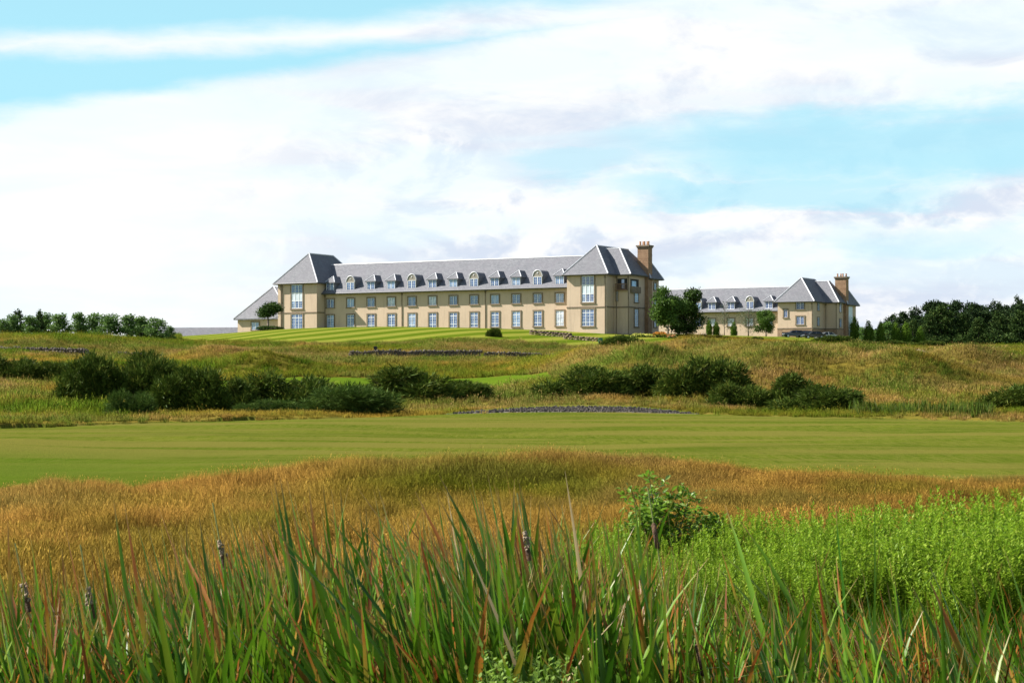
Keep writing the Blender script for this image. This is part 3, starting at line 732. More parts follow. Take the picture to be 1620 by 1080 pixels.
zp = G.z(520.0, wr_, -2.2)
pl = MB(); pl.box(wl-0.07, wr_+0.07, -2.27, 6, ZGw, zp); pl.box(wr_+0.075, s2+0.07, b2-0.07, bc+0.5, ZGw, zp); plo = pl.build('plinth', M_PLINTH, wing)
band(wing, wl, wr_, -2.2, 6, zp+0.003, 0.25, 0.12); band(wing, wr_+0.125, s2, b2, bc+0.4, zp+0.003, 0.25, 0.12)
s = G.s_of(1266, -2.2); window(wing, s, -2.203, G.z(489, s, -2.2), 1.75, 1.7, 2, (), glass=M_GLASS); window(wing, s, -2.203, G.z(513, s, -2.2), 1.75, 1.75, 2, (), glass=M_GLASS)
s = G.s_of(1243, -2.2); window(wing, s, -2.203, G.z(502, s, -2.2), 0.85, 1.75, 1, (), glass=M_GLASS)
s = G.s_of(1243, -2.2); dk = MB(); dk.box(s-0.9, s+0.9, -2.30, -2.2, ZGw+0.5, G.z(525, s, -2.2)); dk.build('door', M_DARK, wing)
bm = (b2-2.2)/2
for zy in (491, 515): window(wing, wr_+0.003, bm-0.2, G.z(zy, wr_, bm), 1.3, 1.8, 1, (), R(90), M_GLASS2, 0.16)
for zy in (493, 517): window(wing, s2+0.003, (b2+bc)/2, G.z(zy, s2, b2), 1.2, 1.8, 1, (), R(90), M_GLASS2, 0.16)
gw = MB(); gw.box(s3-0.02, s3+0.05, bc+1.8, bc+1.8+(b3-bc-1.7)*0.55, ZGw+2, G.z(486, s3, b3)); gw.build('stair_window', M_SPAND, wing)
for s_, b_ in ((wr_-0.12, -2.29), (wr_+0.4, b2-0.08), (s2-0.2, b2-0.09)): pipe(wing, s_, b_, ZGw, zew-0.35)

# ---- low outbuilding behind the lawn, far left
LB = empty('outbuilding', at(320, 402.0), -R(10)); LB.location.z = 0
tag(LB, 'long low outbuilding of which only the grey slate roof shows left of the hotel', 'building')
za = zpx(517, 402.0); hwid = 9.5
m = MB(); m.box(-hwid, hwid+3, 0.5, 8, 3.0, za-3.2); m.build('wall', M_WALL, LB)
m = MB(); m.add([(-hwid-.4,0,za-3.3),(hwid+3,0,za-3.3),(hwid+3,4.2,za),(-hwid-.4,4.2,za),(hwid+3,8.4,za-3.3),(-hwid-.4,8.4,za-3.3)],[(0,1,2,3),(3,2,4,5),(0,3,5),(1,4,2),(0,5,4,1)]); m.build('roof', M_SLATE, LB)
# ------------------------------------------------------------------ vegetation materials
def mat_leafy(name, c1, c2, c3=None, transl=0.25, gloss=0.25, tipc=None, rough=0.5):
    """leaf material: colour from the leaf's own random number 'r' and the object's random, light through the blade"""
    m = bpy.data.materials.new(name); m.use_nodes = True; t = NT(m.node_tree); b = m.node_tree.nodes['Principled BSDF']
    out = m.node_tree.nodes['Material Output']
    ar = t.node('ShaderNodeAttribute', {'attribute_name': 'r'}).outputs['Fac']
    oi = t.node('ShaderNodeObjectInfo').outputs['Random']
    f = t.m('FRACT', t.m('ADD', ar, t.m('MULTIPLY', oi, 0.37)))
    c = t.mix(f, c1, c2)
    if c3: c = t.mix(t.step(f, 0.80, 0.97), c, c3)
    if tipc:
        ah = t.node('ShaderNodeAttribute', {'attribute_name': 'h'}).outputs['Fac']
        c = t.mix(t.step(ah, 0.55, 1.0), c, tipc)
    t.put(b.inputs['Base Color'], c); b.inputs['Roughness'].default_value = rough; b.inputs['Specular IOR Level'].default_value = gloss
    tr = t.node('ShaderNodeBsdfTranslucent'); t.put(tr.inputs['Color'], c)
    mx = t.node('ShaderNodeMixShader'); mx.inputs[0].default_value = transl
    t.l.new(b.outputs[0], mx.inputs[1]); t.l.new(tr.outputs[0], mx.inputs[2]); t.l.new(mx.outputs[0], out.inputs[0])
    return m
def mat_grass():
    """grass tufts: the colour of each tuft comes with its instance"""
    m = bpy.data.materials.new('rough_grass_blades'); m.use_nodes = True; t = NT(m.node_tree); b = m.node_tree.nodes['Principled BSDF']
    out = m.node_tree.nodes['Material Output']
    ti = t.node('ShaderNodeAttribute', {'attribute_name': 'tint', 'attribute_type': 'INSTANCER'}).outputs['Vector']
    sd = t.node('ShaderNodeAttribute', {'attribute_name': 'seedc', 'attribute_type': 'INSTANCER'}).outputs['Vector']
    r = t.node('ShaderNodeAttribute', {'attribute_name': 'r'}).outputs['Fac']
    s = t.node('ShaderNodeAttribute', {'attribute_name': 'seed'}).outputs['Fac']
    v = t.m('ADD', 0.70, t.m('MULTIPLY', r, 0.58))
    c = t.mix(1.0, ti, t.comb(v, v, v), 'MULTIPLY')
    c = t.mix(s, c, sd)
    t.put(b.inputs['Base Color'], c); b.inputs['Roughness'].default_value = 0.75; b.inputs['Specular IOR Level'].default_value = 0.02
    tr = t.node('ShaderNodeBsdfTranslucent'); t.put(tr.inputs['Color'], c)
    mx = t.node('ShaderNodeMixShader'); mx.inputs[0].default_value = 0.18
    t.l.new(b.outputs[0], mx.inputs[1]); t.l.new(tr.outputs[0], mx.inputs[2]); t.l.new(mx.outputs[0], out.inputs[0])
    return m
M_GRASS = mat_grass()
M_GORSE = mat_leafy('gorse_needles', (0.027, 0.052, 0.008), (0.084, 0.124, 0.018), (0.15, 0.165, 0.028), 0.12, 0.03)
M_GORSE2 = mat_leafy('broom_sprays', (0.030, 0.060, 0.011), (0.066, 0.115, 0.021), (0.09, 0.13, 0.025), 0.15, 0.02)
M_STEM = mat_plain('bush_stem', (0.07, 0.05, 0.035), 0.9)
M_BARK = mat_plain('tree_bark', (0.13, 0.10, 0.075), 0.9, 3, 0.3)
M_BARKP = mat_plain('pale_tree_bark', (0.26, 0.22, 0.17), 0.9, 3, 0.3)
M_PINE = mat_leafy('pine_needles', (0.014, 0.030, 0.013), (0.034, 0.058, 0.020), (0.052, 0.072, 0.020), 0.08, 0.02)
M_PINE2 = mat_leafy('spruce_needles', (0.020, 0.045, 0.014), (0.048, 0.078, 0.018), (0.065, 0.085, 0.022), 0.10, 0.02)
M_LEAF = mat_leafy('young_tree_leaves', (0.065, 0.130, 0.030), (0.115, 0.200, 0.045), (0.15, 0.23, 0.06), 0.3, 0.08)
M_LEAFD = mat_leafy('dark_tree_leaves', (0.024, 0.050, 0.010), (0.050, 0.092, 0.018), (0.07, 0.115, 0.02), 0.2, 0.06)
M_LEAFM = mat_leafy('garden_tree_leaves', (0.045, 0.092, 0.015), (0.085, 0.155, 0.025), (0.12, 0.19, 0.035), 0.25, 0.08)
M_LEAFP = mat_leafy('feathery_tree_leaves', (0.060, 0.089, 0.047), (0.093, 0.128, 0.064), None, 0.25, 0.2)
M_TOPI = mat_leafy('clipped_conifer_leaves', (0.060, 0.115, 0.012), (0.120, 0.200, 0.022), (0.16, 0.23, 0.03), 0.2, 0.05)
M_WILLOW = mat_leafy('willow_leaves', (0.095, 0.185, 0.014), (0.19, 0.315, 0.030), (0.32, 0.42, 0.13), 0.42, 0.30, rough=0.4)
M_WEED = mat_leafy('willowherb_leaves', (0.120, 0.225, 0.012), (0.235, 0.350, 0.022), (0.30, 0.39, 0.05), 0.40, 0.12)
M_NETTLE = mat_leafy('pale_weed_leaves', (0.135, 0.240, 0.030), (0.210, 0.315, 0.053), None, 0.38, 0.35)
M_LUSH = mat_leafy('lush_grass_blades', (0.045, 0.120, 0.005), (0.095, 0.190, 0.008), (0.15, 0.20, 0.015), 0.38, 0.05)
M_IRIS = mat_leafy('flag_leaves', (0.05, 0.095, 0.012), (0.11, 0.165, 0.02), (0.2, 0.18, 0.04), 0.3, 0.05)

M_WITHER = mat_leafy('withered_reed_leaf', (0.14, 0.040, 0.010), (0.32, 0.125, 0.022), (0.38, 0.26, 0.11), 0.35, 0.10)
def mat_reed():
    m = bpy.data.materials.new('cattail_leaf'); m.use_nodes = True; t = NT(m.node_tree); b = m.node_tree.nodes['Principled BSDF']
    out = m.node_tree.nodes['Material Output']
    r = t.node('ShaderNodeAttribute', {'attribute_name': 'r'}).outputs['Fac']
    h = t.node('ShaderNodeAttribute', {'attribute_name': 'h'}).outputs['Fac']
    oi = t.node('ShaderNodeObjectInfo').outputs['Random']
    f = t.m('FRACT', t.m('ADD', t.m('MULTIPLY', r, 3.7), t.m('MULTIPLY', oi, 2.9)))
    g = t.m('FRACT', t.m('ADD', t.m('MULTIPLY', r, 7.1), t.m('MULTIPLY', oi, 5.3)))
    c = t.mix(f, (0.022, 0.082, 0.004), (0.115, 0.235, 0.010))
    c = t.mix(t.step(g, 0.80, 0.95), c, (0.14, 0.21, 0.014))
    # some leaves turn yellow, then red-brown, from the tip down; a few are dead straw
    k = t.m('FRACT', t.m('ADD', t.m('MULTIPLY', r, 11.3), t.m('MULTIPLY', oi, 7.7)))
    start = t.m('SUBTRACT', 1.15, t.m('MULTIPLY', t.step(k, 0.55, 0.98), 0.42))
    tcn = t.node('ShaderNodeTexCoord'); nz = t.noise(tcn.outputs['Object'], 9.0, 3, 0.6).outputs[0]
    hh = t.m('ADD', h, t.m('MULTIPLY', t.m('SUBTRACT', nz, 0.5), 0.22))
    c = t.mix(t.step(hh, t.m('SUBTRACT', start, 0.10), t.m('ADD', start, 0.04)), c, (0.27, 0.19, 0.024))
    c = t.mix(t.step(hh, start, t.m('ADD', start, 0.12)), c, t.mix(g, (0.17, 0.045, 0.011), (0.33, 0.12, 0.02)))
    c = t.mix(t.step(hh, t.m('ADD', start, 0.42), t.m('ADD', start, 0.50)), c, (0.46, 0.34, 0.17))
    c = t.mix(t.step(h, 0.90, 0.99), c, (0.24, 0.15, 0.045))
    c = t.mix(t.m('GREATER_THAN', g, 0.994), c, (0.30, 0.23, 0.12))
    t.put(b.inputs['Base Color'], c); b.inputs['Roughness'].default_value = 0.42; b.inputs['Specular IOR Level'].default_value = 0.28
    tr = t.node('ShaderNodeBsdfTranslucent'); t.put(tr.inputs['Color'], c)
    mx = t.node('ShaderNodeMixShader'); mx.inputs[0].default_value = 0.24
    t.l.new(b.outputs[0], mx.inputs[1]); t.l.new(tr.outputs[0], mx.inputs[2]); t.l.new(mx.outputs[0], out.inputs[0])
    return m
M_REED = mat_reed()
M_SEEDF = mat_plain('cattail_fluff', (0.33, 0.25, 0.17), 0.95, 30, 0.3, 0.8, 60)
M_SEEDB = mat_plain('cattail_brown_head', (0.10, 0.055, 0.03), 0.9, 30, 0.3, 0.6, 80)
M_REEDST = mat_plain('cattail_stem', (0.22, 0.24, 0.08), 0.6)

# ------------------------------------------------------------------ geometry of foliage
def rand_basis(n, rng, up=0.0):
    a = rng.normal(size=(n, 3)); a[:, 2] += up; a /= np.linalg.norm(a, axis=1)[:, None]
    b = rng.normal(size=(n, 3)); b -= a * (a*b).sum(1)[:, None]; b /= np.linalg.norm(b, axis=1)[:, None]
    return a, b
def leaf_quads(C, A, B, L, Wd):
    """rhombic leaves at C, long axis A, width axis B"""
    n = len(C); L = np.broadcast_to(L, n)[:, None]; Wd = np.broadcast_to(Wd, n)[:, None]
    nrm = np.cross(A, B)
    V = np.stack([C, C + A*L*0.45 + B*Wd*0.5 + nrm*Wd*0.12, C + A*L, C + A*L*0.45 - B*Wd*0.5 + nrm*Wd*0.12], 1).reshape(-1, 3)
    F = np.arange(4*n).reshape(n, 4)
    return V, F
def lobes_points(lobes, n, rng, shell=0.55):
    """points spread through ellipsoid lobes, denser towards the surface, with outward directions"""
    lob = np.array(lobes, float); vol = lob[:, 3]*lob[:, 4] + lob[:, 4]*lob[:, 5] + lob[:, 3]*lob[:, 5]
    k = rng.choice(len(lob), n, p=vol/vol.sum())
    d = rng.normal(size=(n, 3)); d /= np.linalg.norm(d, axis=1)[:, None]
    r = shell + (1-shell) * rng.random(n)**0.6
    p = lob[k, :3] + d * lob[k, 3:6] * r[:, None]
    return p, d
def crown_mesh(name, lobes, ncl, per, clr, leaf, mat, seed, zmin=None, shell=0.5, asp=0.6, up=0.3, holes=0.25):
    rng = np.random.default_rng(seed)
    p, d = lobes_points(lobes, ncl, rng, shell)
    hn = fbm(p[:,0]*0.9/clr*0.35+seed, p[:,2]*0.9/clr*0.35+p[:,1]*0.3/clr, 2)
    p = p[hn > holes]; n = len(p)
    C = np.repeat(p, per, 0) + rng.normal(size=(n*per, 3)) * clr * np.array([1, 1, 0.7])
    if zmin is not None: C[:, 2] = np.maximum(C[:, 2], zmin + rng.random(len(C))*0.2*leaf)
    A, B = rand_basis(len(C), rng, up)
    V, F = leaf_quads(C, A, B, leaf*rng.uniform(0.7, 1.3, len(C)), leaf*asp*rng.uniform(0.7, 1.3, len(C)))
    r = np.repeat(np.repeat(rng.random(n), per)*0.6 + rng.random(n*per)*0.4, 4)
    return np_mesh(name, V, F, mat, attrs={'r': r})
def gorse_mesh(name, lobes, nsp, mat, seed, sp=0.34, per=7, wd=0.05):
    """spiky sprays standing out of rounded lobes"""
    rng = np.random.default_rng(seed)
    p, d = lobes_points(lobes, nsp, rng, 0.62)
    keep = p[:, 2] > 0.02; p = p[keep]; d = d[keep]; n = len(p)
    d = d + np.array([0, 0, 0.42]) + rng.normal(size=(n, 3))*0.32; d /= np.linalg.norm(d, axis=1)[:, None]
    ln = sp*rng.uniform(0.6, 1.5, n)
    dd_ = np.repeat(d, per, 0); base = np.repeat(p, per, 0) + dd_*(np.repeat(ln, per)*rng.uniform(-0.1, 0.75, n*per))[:, None]
    A = dd_ + rng.normal(size=(n*per, 3))*0.42; A /= np.linalg.norm(A, axis=1)[:, None]
    B = np.cross(A, rng.normal(size=(n*per, 3))); B /= np.linalg.norm(B, axis=1)[:, None]
    L = np.repeat(ln, per)*rng.uniform(0.45, 0.9, n*per)
    V, F = leaf_quads(base, A, B, L, wd*rng.uniform(0.7, 1.5, n*per))
    r = np.repeat(np.repeat(rng.random(n), per)*0.7 + rng.random(n*per)*0.3, 4)
    return np_mesh(name, V, F, mat, attrs={'r': r})
def limb_mesh(name, h, r0, mat, seed, nl=7, spread=0.5, z0=0.35, lean=0.0, sub=2):
    rnd = random.Random(seed); m = MB()
    pts = [Vector((lean*t*t*h + rnd.uniform(-1, 1)*0.02*h*t, rnd.uniform(-1, 1)*0.02*h*t, h*0.92*t)) for t in (0, 0.25, 0.5, 0.75, 1.0)]
    rs = [r0*1.25, r0*0.9, r0*0.7, r0*0.45, r0*0.12]
    for a in range(4): m.tube(pts[a], pts[a+1], rs[a], rs[a+1], 7, a == 0)
    for k in range(nl):
        t = z0 + (0.9-z0)*k/max(1, nl-1); i = min(3, int(t*4)); f = t*4-i
        p = pts[i].lerp(pts[i+1], f); a = k*2.4 + rnd.uniform(-.4, .4); L = spread*h*(1.1-0.75*t)*rnd.uniform(0.7, 1.15)
        q = p + Vector((math.cos(a)*L, math.sin(a)*L, L*rnd.uniform(0.35, 0.8))); r = r0*(0.5-0.35*t)
        mid = p.lerp(q, 0.5) + Vector((0, 0, -0.04*L)); m.tube(p, mid, r, r*0.65, 5, False); m.tube(mid, q, r*0.65, r*0.15, 5, False)
        for j in range(sub):
            e = q + Vector((rnd.uniform(-1, 1), rnd.uniform(-1, 1), rnd.uniform(0.1, 0.9)))*L*0.4
            m.tube(mid.lerp(q, 0.5), e, r*0.35, r*0.08, 4, False)
    return m.mesh(name, mat, True)

def tuft(name, n, hmin, hmax, wd, spread, seed, wind=(-0.25, 0, 0), curl=0.5, segs=3, seedfrac=0.3, seedsz=(0.07, 0.016), mat=None, soft=True):
    rng = np.random.default_rng(seed)
    rr = spread*np.sqrt(rng.random(n)); a = rng.random(n)*2*np.pi
    base = np.stack([rr*np.cos(a), rr*np.sin(a), np.full(n, -0.04)], 1)
    h = rng.uniform(hmin, hmax, n)
    la = rng.random(n)*2*np.pi; lm = curl*rng.random(n)
    lean = np.stack([lm*np.cos(la), lm*np.sin(la), np.zeros(n)], 1) + np.array(wind)*rng.uniform(0.4, 1.3, n)[:, None]
    sd = np.stack([np.cos(la+1.57), np.sin(la+1.57), np.zeros(n)], 1)
    rows = []; hs = []
    for k in range(segs):
        t = k/segs; c = base + np.array([0, 0, 1.0])*(h*t*(1-0.18*lm*t))[:, None] + lean*(h*t*t)[:, None]; w = wd*(1-0.55*t)*0.5
        rows += [c - sd*w, c + sd*w]; hs += [t, t]
    tip = base + np.array([0, 0, 1.0])*(h*(1-0.18*lm))[:, None] + lean*h[:, None]; rows.append(tip); hs.append(1.0)
    nv = len(rows); V = np.stack(rows, 1); H_ = np.tile(np.array(hs), (n, 1)); rv = np.repeat(rng.random(n)[:, None], nv, 1)
    o = (np.arange(n)*nv)[:, None]
    quads = np.concatenate([o + np.array([[2*k, 2*k+1, 2*k+3, 2*k+2]]) for k in range(segs-1)], 0)
    tris = o + np.array([[2*segs-2, 2*segs-1, 2*segs]])
    V = V.reshape(-1, 3); Hh = H_.ravel(); Rr = rv.ravel(); Sd = np.zeros(len(V))
    ns = int(n*seedfrac); F = [quads, tris]
    if ns:
        tp = tip[:ns]; A = lean[:ns] + np.array([0, 0, 1.0]); A /= np.linalg.norm(A, axis=1)[:, None]
        B = np.cross(A, rng.normal(size=(ns, 3))); B /= np.linalg.norm(B, axis=1)[:, None]
        v2, f2 = leaf_quads(tp - A*seedsz[0]*0.4, A, B, seedsz[0]*rng.uniform(0.7, 1.3, ns), seedsz[1]*rng.uniform(0.7, 1.4, ns))
        F[0] = np.concatenate([quads, f2 + len(V)], 0); V = np.concatenate([V, v2]); Hh = np.concatenate([Hh, np.ones(4*ns)])
        Rr = np.concatenate([Rr, np.repeat(rng.random(ns), 4)]); Sd = np.concatenate([Sd, np.ones(4*ns)])
    me = np_mesh(name, V, F, mat or M_GRASS, attrs={'h': Hh, 'r': Rr, 'seed': Sd})
    # blades take most of their shading normal from the ground they stand on, as a dense sward does
    me.update(); nb = np.empty(len(me.vertices)*3, np.float32); me.vertices.foreach_get('normal', nb); nb = nb.reshape(-1, 3)
    nb[nb[:, 2] < 0] *= -1; nb = nb*0.45 + np.array([0, 0, 0.75]); nb /= np.linalg.norm(nb, axis=1)[:, None]
    if soft: me.polygons.foreach_set('use_smooth', [True]*len(me.polygons)); me.normals_split_custom_set_from_vertices(nb.tolist())
    ob = bpy.data.objects.new(name, me)          # a pattern for the instances; not placed in the scene itself
    return ob

def scatter(name, pts, protos, scale, tint=None, seedc=None, rotz=None, tilt=None, label=None, seed=1):
    rng = np.random.default_rng(seed); n = len(pts)
    at = {'scl': np.asarray(scale, float), 'pidx': rng.integers(0, len(protos), n).astype(float)}
    rz = rng.random(n)*2*np.pi if rotz is None else rotz
    tl = np.zeros((n, 2)) if tilt is None else tilt
    at['rot'] = np.stack([tl[:, 0], tl[:, 1], rz], 1)
    if tint is not None: at['tint'] = tint
    if seedc is not None: at['seedc'] = seedc
    me = np_mesh(name, pts, np.zeros((0, 4), np.int32), None, attrs=at)
    for k in range(1): me.materials.append(protos[0].data.materials[0])
    o = link(name, me)
    c = bpy.data.collections.new(name + '_tufts')
    for k, p in enumerate(protos):
        if p.name not in c.objects: c.objects.link(p)
    g = bpy.data.node_groups.new(name, 'GeometryNodeTree')
    g.interface.new_socket('Geometry', in_out='INPUT', socket_type='NodeSocketGeometry'); g.interface.new_socket('Geometry', in_out='OUTPUT', socket_type='NodeSocketGeometry')
    gi = g.nodes.new('NodeGroupInput'); go = g.nodes.new('NodeGroupOutput'); ip = g.nodes.new('GeometryNodeInstanceOnPoints')
    ci = g.nodes.new('GeometryNodeCollectionInfo'); ci.inputs['Collection'].default_value = c
    ci.inputs['Separate Children'].default_value = True; ci.inputs['Reset Children'].default_value = True
    def na(nm, dt):
        q = g.nodes.new('GeometryNodeInputNamedAttribute'); q.data_type = dt; q.inputs['Name'].default_value = nm; return q.outputs['Attribute']
    e2r = g.nodes.new('FunctionNodeEulerToRotation')
    f2i = g.nodes.new('FunctionNodeFloatToInt')
    L = g.links.new
    L(gi.outputs[0], ip.inputs['Points']); L(ci.outputs[0], ip.inputs['Instance']); ip.inputs['Pick Instance'].default_value = True
    L(na('pidx', 'FLOAT'), f2i.inputs[0]); L(f2i.outputs[0], ip.inputs['Instance Index'])
    L(na('rot', 'FLOAT_VECTOR'), e2r.inputs[0]); L(e2r.outputs[0], ip.inputs['Rotation']); L(na('scl', 'FLOAT'), ip.inputs['Scale'])
    L(ip.outputs[0], go.inputs[0])
    md = o.modifiers.new('scatter', 'NODES'); md.node_group = g
    tag(o, label, kind='stuff')
    return o
def on_slope(pts, rz):
    """tilt that stands a tuft square to the ground, whatever way it is turned"""
    e = np.interp(pts[:, 1], [15, 50, 100], [0.35, 0.6, 1.2]); x, y = pts[:, 0], pts[:, 1]
    gx = (ground(x+e, y)-ground(x-e, y))/(2*e); gy = (ground(x, y+e)-ground(x, y-e))/(2*e)
    gx = np.clip(gx, -0.8, 0.8); gy = np.clip(gy, -0.8, 0.8)
    c, s = np.cos(rz), np.sin(rz); lx = c*gx + s*gy; ly = -s*gx + c*gy
    return np.stack([np.arctan(ly), -np.arctan(lx)], 1)
def spread(n, d0, d1, u0, u1, rng, pw=1.0):
    """n points over the ground between distances d0..d1 in the fan u0..u1, even per square metre (pw 1) or denser near (pw < 1)"""
    e = 1.0 + pw
    d = (d0**e + rng.random(n)*(d1**e - d0**e))**(1/e)
    u = u0 + rng.random(n)*(u1-u0)
    return u, d
def to_xyz(u, d, dz=0.0):
    X = (u-CX)/FPX*d; return np.stack([X, d, ground(X, d)+dz], 1)

# ------------------------------------------------------------------ the rough: colour of each tuft
def blob(u, d, cu, cd, ru, rd): return np.exp(-(((u-cu)/ru)**2 + ((d-cd)/rd)**2))
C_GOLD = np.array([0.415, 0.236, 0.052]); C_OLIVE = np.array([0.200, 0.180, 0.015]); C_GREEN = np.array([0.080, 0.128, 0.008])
C_PINK = np.array([0.345, 0.205, 0.105]); C_RUST = np.array([0.340, 0.150, 0.030])
def rough_tint(u, d, X):
    n1 = fbm(X*0.10+5, d*0.055, 4); n2 = fbm(X*0.5, d*0.3+9, 3); n3 = fbm(X*0.05+40, d*0.03+3, 3)
    far = sst(d, 46, 95)
    n4 = fbm(X*0.22+9, d*0.13+4, 3); n5 = fbm(X*0.45+2, d*0.35+7, 3)
    green = (sst(n1, 0.45, 0.55)*0.7 + sst(n4, 0.49, 0.60)*0.6)*far + (sst(n5, 0.50, 0.64)*0.5 + 0.15*sst(n1, 0.5, 0.6))*(1-far)
    pink = sst(n3, 0.50, 0.62)*0.6*far + 0.15*sst(n2, 0.5, 0.7) + 0.5*sst(n3+0.3*(n5-0.5), 0.47, 0.6)*(1-far)
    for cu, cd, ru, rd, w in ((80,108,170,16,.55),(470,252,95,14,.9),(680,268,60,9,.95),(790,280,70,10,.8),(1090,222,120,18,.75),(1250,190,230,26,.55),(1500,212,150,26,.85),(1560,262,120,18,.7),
                              (900,190,110,30,.45),(420,208,60,8,.5),(440,262,60,14,.5),(1040,160,160,25,.45),(300,232,80,9,.45),(790,34,240,5,.75),(900,37,120,3,.45),(800,35.4,250,4.2,1.3),(630,33.5,120,4,1.0),(620,300,200,9,.5),(1050,235,200,20,.5),(1480,170,150,20,.5)):  # green grass patches; on the near hump they also paint in its front-face shade
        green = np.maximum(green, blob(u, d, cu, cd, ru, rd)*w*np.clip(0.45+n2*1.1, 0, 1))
    for cu, cd, ru, rd, w in ((800,121,900,5,.8),(820,128,150,9,.95),(100,255,260,8,.75),(600,226,300,9,.7),(350,250,120,10,.6),(880,255,150,16,.7),(1180,150,150,18,.75),(1380,150,60,30,.7),(1480,140,200,12,.75),(1250,232,260,7,.8),(620,292,220,8,.7),
                              (960,300,140,9,.75),(1150,215,90,8,.5),(1400,245,160,8,.6),(150,94,300,5,.7),(250,270,60,6,.5)):
        pink = np.maximum(pink, blob(u, d, cu, cd, ru, rd)*w)
    base = C_GOLD[None]*(1-far[:,None]) + (C_OLIVE*0.62+C_GOLD*0.38)[None]*far[:,None]
    rust = (sst(n2, 0.45, 0.7)*0.6*(1-far)*sst(u, 500, 1500) + sst(n1, 0.3, 0.42)*0.2)[:,None]
    c = base*(1-rust) + C_RUST*rust
    ol = (sst(n2, 0.42, 0.6)*(0.28+0.27*far))[:,None]; c = c*(1-ol) + C_OLIVE*ol
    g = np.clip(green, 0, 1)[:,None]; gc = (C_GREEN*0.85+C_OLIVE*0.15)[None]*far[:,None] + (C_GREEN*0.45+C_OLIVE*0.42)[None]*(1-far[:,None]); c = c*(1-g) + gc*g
    p = (np.clip(pink, 0, 1)*(1-0.6*np.clip(green,0,1))*0.55)[:,None]; c = c*(1-p) + C_PINK*p
    pk = np.clip(pink*1.1, 0, 1)[:,None]*(1-0.7*g)
    scf = np.clip(c*1.12*(1-pk) + C_PINK*1.1*pk, 0, 1)
    sc = scf*far[:,None] + (c*1.12)*(1-far[:,None])
    c = c*(1+0.17*far[:,None])
    return c*RNG.uniform(0.85, 1.15, (len(u), 1)), sc, np.clip(green, 0, 1)

near_tufts = [tuft('golden_tuft', 95, 0.08, 0.38, 0.0036, 0.24, 100+k, (-0.30, 0, 0), 0.8, 3, 0.16, (0.035, 0.006)) for k in range(5)]
far_tufts = [tuft('rough_tuft', 46, 0.22, 0.52, 0.022, 0.42, 200+k, (-0.22, 0, 0), 0.6, 2, 0.26, (0.10, 0.020)) for k in range(5)]
tall_tufts = [tuft('tall_tuft', 46, 0.35, 0.85, 0.028, 0.45, 300+k, (-0.22, 0, 0), 0.55, 2, 0.15, (0.13, 0.04)) for k in range(3)]

rng = np.random.default_rng(21)
u, d = spread(42000, 15.5, 48, -120, 1740, rng)
near_edge = fair_near(u)+(fbm(u*0.05, d*0.3, 2)-0.5)*3.0
lim = np.interp(u, [-200, 250, 500, 900, 1100, 1740], [16.5, 17.5, 18.5, 19.0, 19.5, 20.0])
ok = (d < near_edge) & (d > lim + rng.normal(size=len(u))*0.5)
u, d, near_edge = u[ok], d[ok], near_edge[ok]; X = (u-CX)/FPX*d
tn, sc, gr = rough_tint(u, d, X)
hgt = np.interp(near_edge-d, [0, 1.0, 5.0], [0.22, 0.35, 1.0])*(0.55+0.9*fbm(X*0.4, d*0.25, 3))
bare = sst(fbm(X*0.35+11, d*0.22+2, 3), 0.38, 0.46)*(1-0.9*blob(u, d, 500, 29.5, 75, 2.0))*(1-0.8*blob(u, d, 690, 31, 60, 1.6)); ok = rng.random(len(u)) < 0.35+0.65*bare
PN = to_xyz(u, d)[ok]; rzn = rng.random(len(PN))*6.283
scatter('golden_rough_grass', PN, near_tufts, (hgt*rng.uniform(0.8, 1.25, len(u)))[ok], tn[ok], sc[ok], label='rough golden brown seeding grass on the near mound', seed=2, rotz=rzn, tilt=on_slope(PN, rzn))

rng = np.random.default_rng(22)
u, d = spread(130000, 88, 400, -130, 1750, rng, 0.75)
z_ = np.where((d < 115) & (zone(u, d+0.7) == 0), 0, zone(u, d))
wallz = (np.abs(d - 237.5) < 3.2) & (((u > 540) & (u < 950)) | (u < 150))
pathd = np.interp(u, [1440,1470,1500,1530,1560,1620,1700], [236,222,213,212,222,238,246])
onpath = (u > 1440) & (d > pathd-6) & (d < pathd+1.6)
ok = (z_ == 0) & ~onpath & ~(wallz & (rng.random(len(u)) < 0.85)) & ~((u > 300) & (u < 1310) & (d > 340)) & (d < 385); u, d = u[ok], d[ok]; X = (u-CX)/FPX*d
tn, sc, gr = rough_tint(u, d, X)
tallz = gr*sst(fbm(X*0.3, d*0.2, 2), 0.35, 0.6)
sizes = rng.uniform(0.75, 1.3, len(u))*(0.7+0.6*fbm(X*0.2, d*0.12, 3))*np.interp(d, [90, 130, 300], [1.0, 1.0, 1.0])*np.interp(d-fair_far(u), [0, 2, 14, 20], [0.45, 0.58, 0.66, 1.0])
tl = rng.random(len(u)) < tallz*0.6
P3 = to_xyz(u, d); rz3 = rng.random(len(P3))*6.283; tl3 = on_slope(P3, rz3)
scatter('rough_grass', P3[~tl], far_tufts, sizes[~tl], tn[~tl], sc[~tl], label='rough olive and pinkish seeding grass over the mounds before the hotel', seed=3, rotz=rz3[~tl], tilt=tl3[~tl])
scatter('tall_rough_grass', P3[tl], tall_tufts, sizes[tl]*0.9, tn[tl]*np.array([0.72, 0.95, 0.8]), sc[tl], label='taller green grass in patches on the mounds', seed=4, rotz=rz3[tl], tilt=tl3[tl])
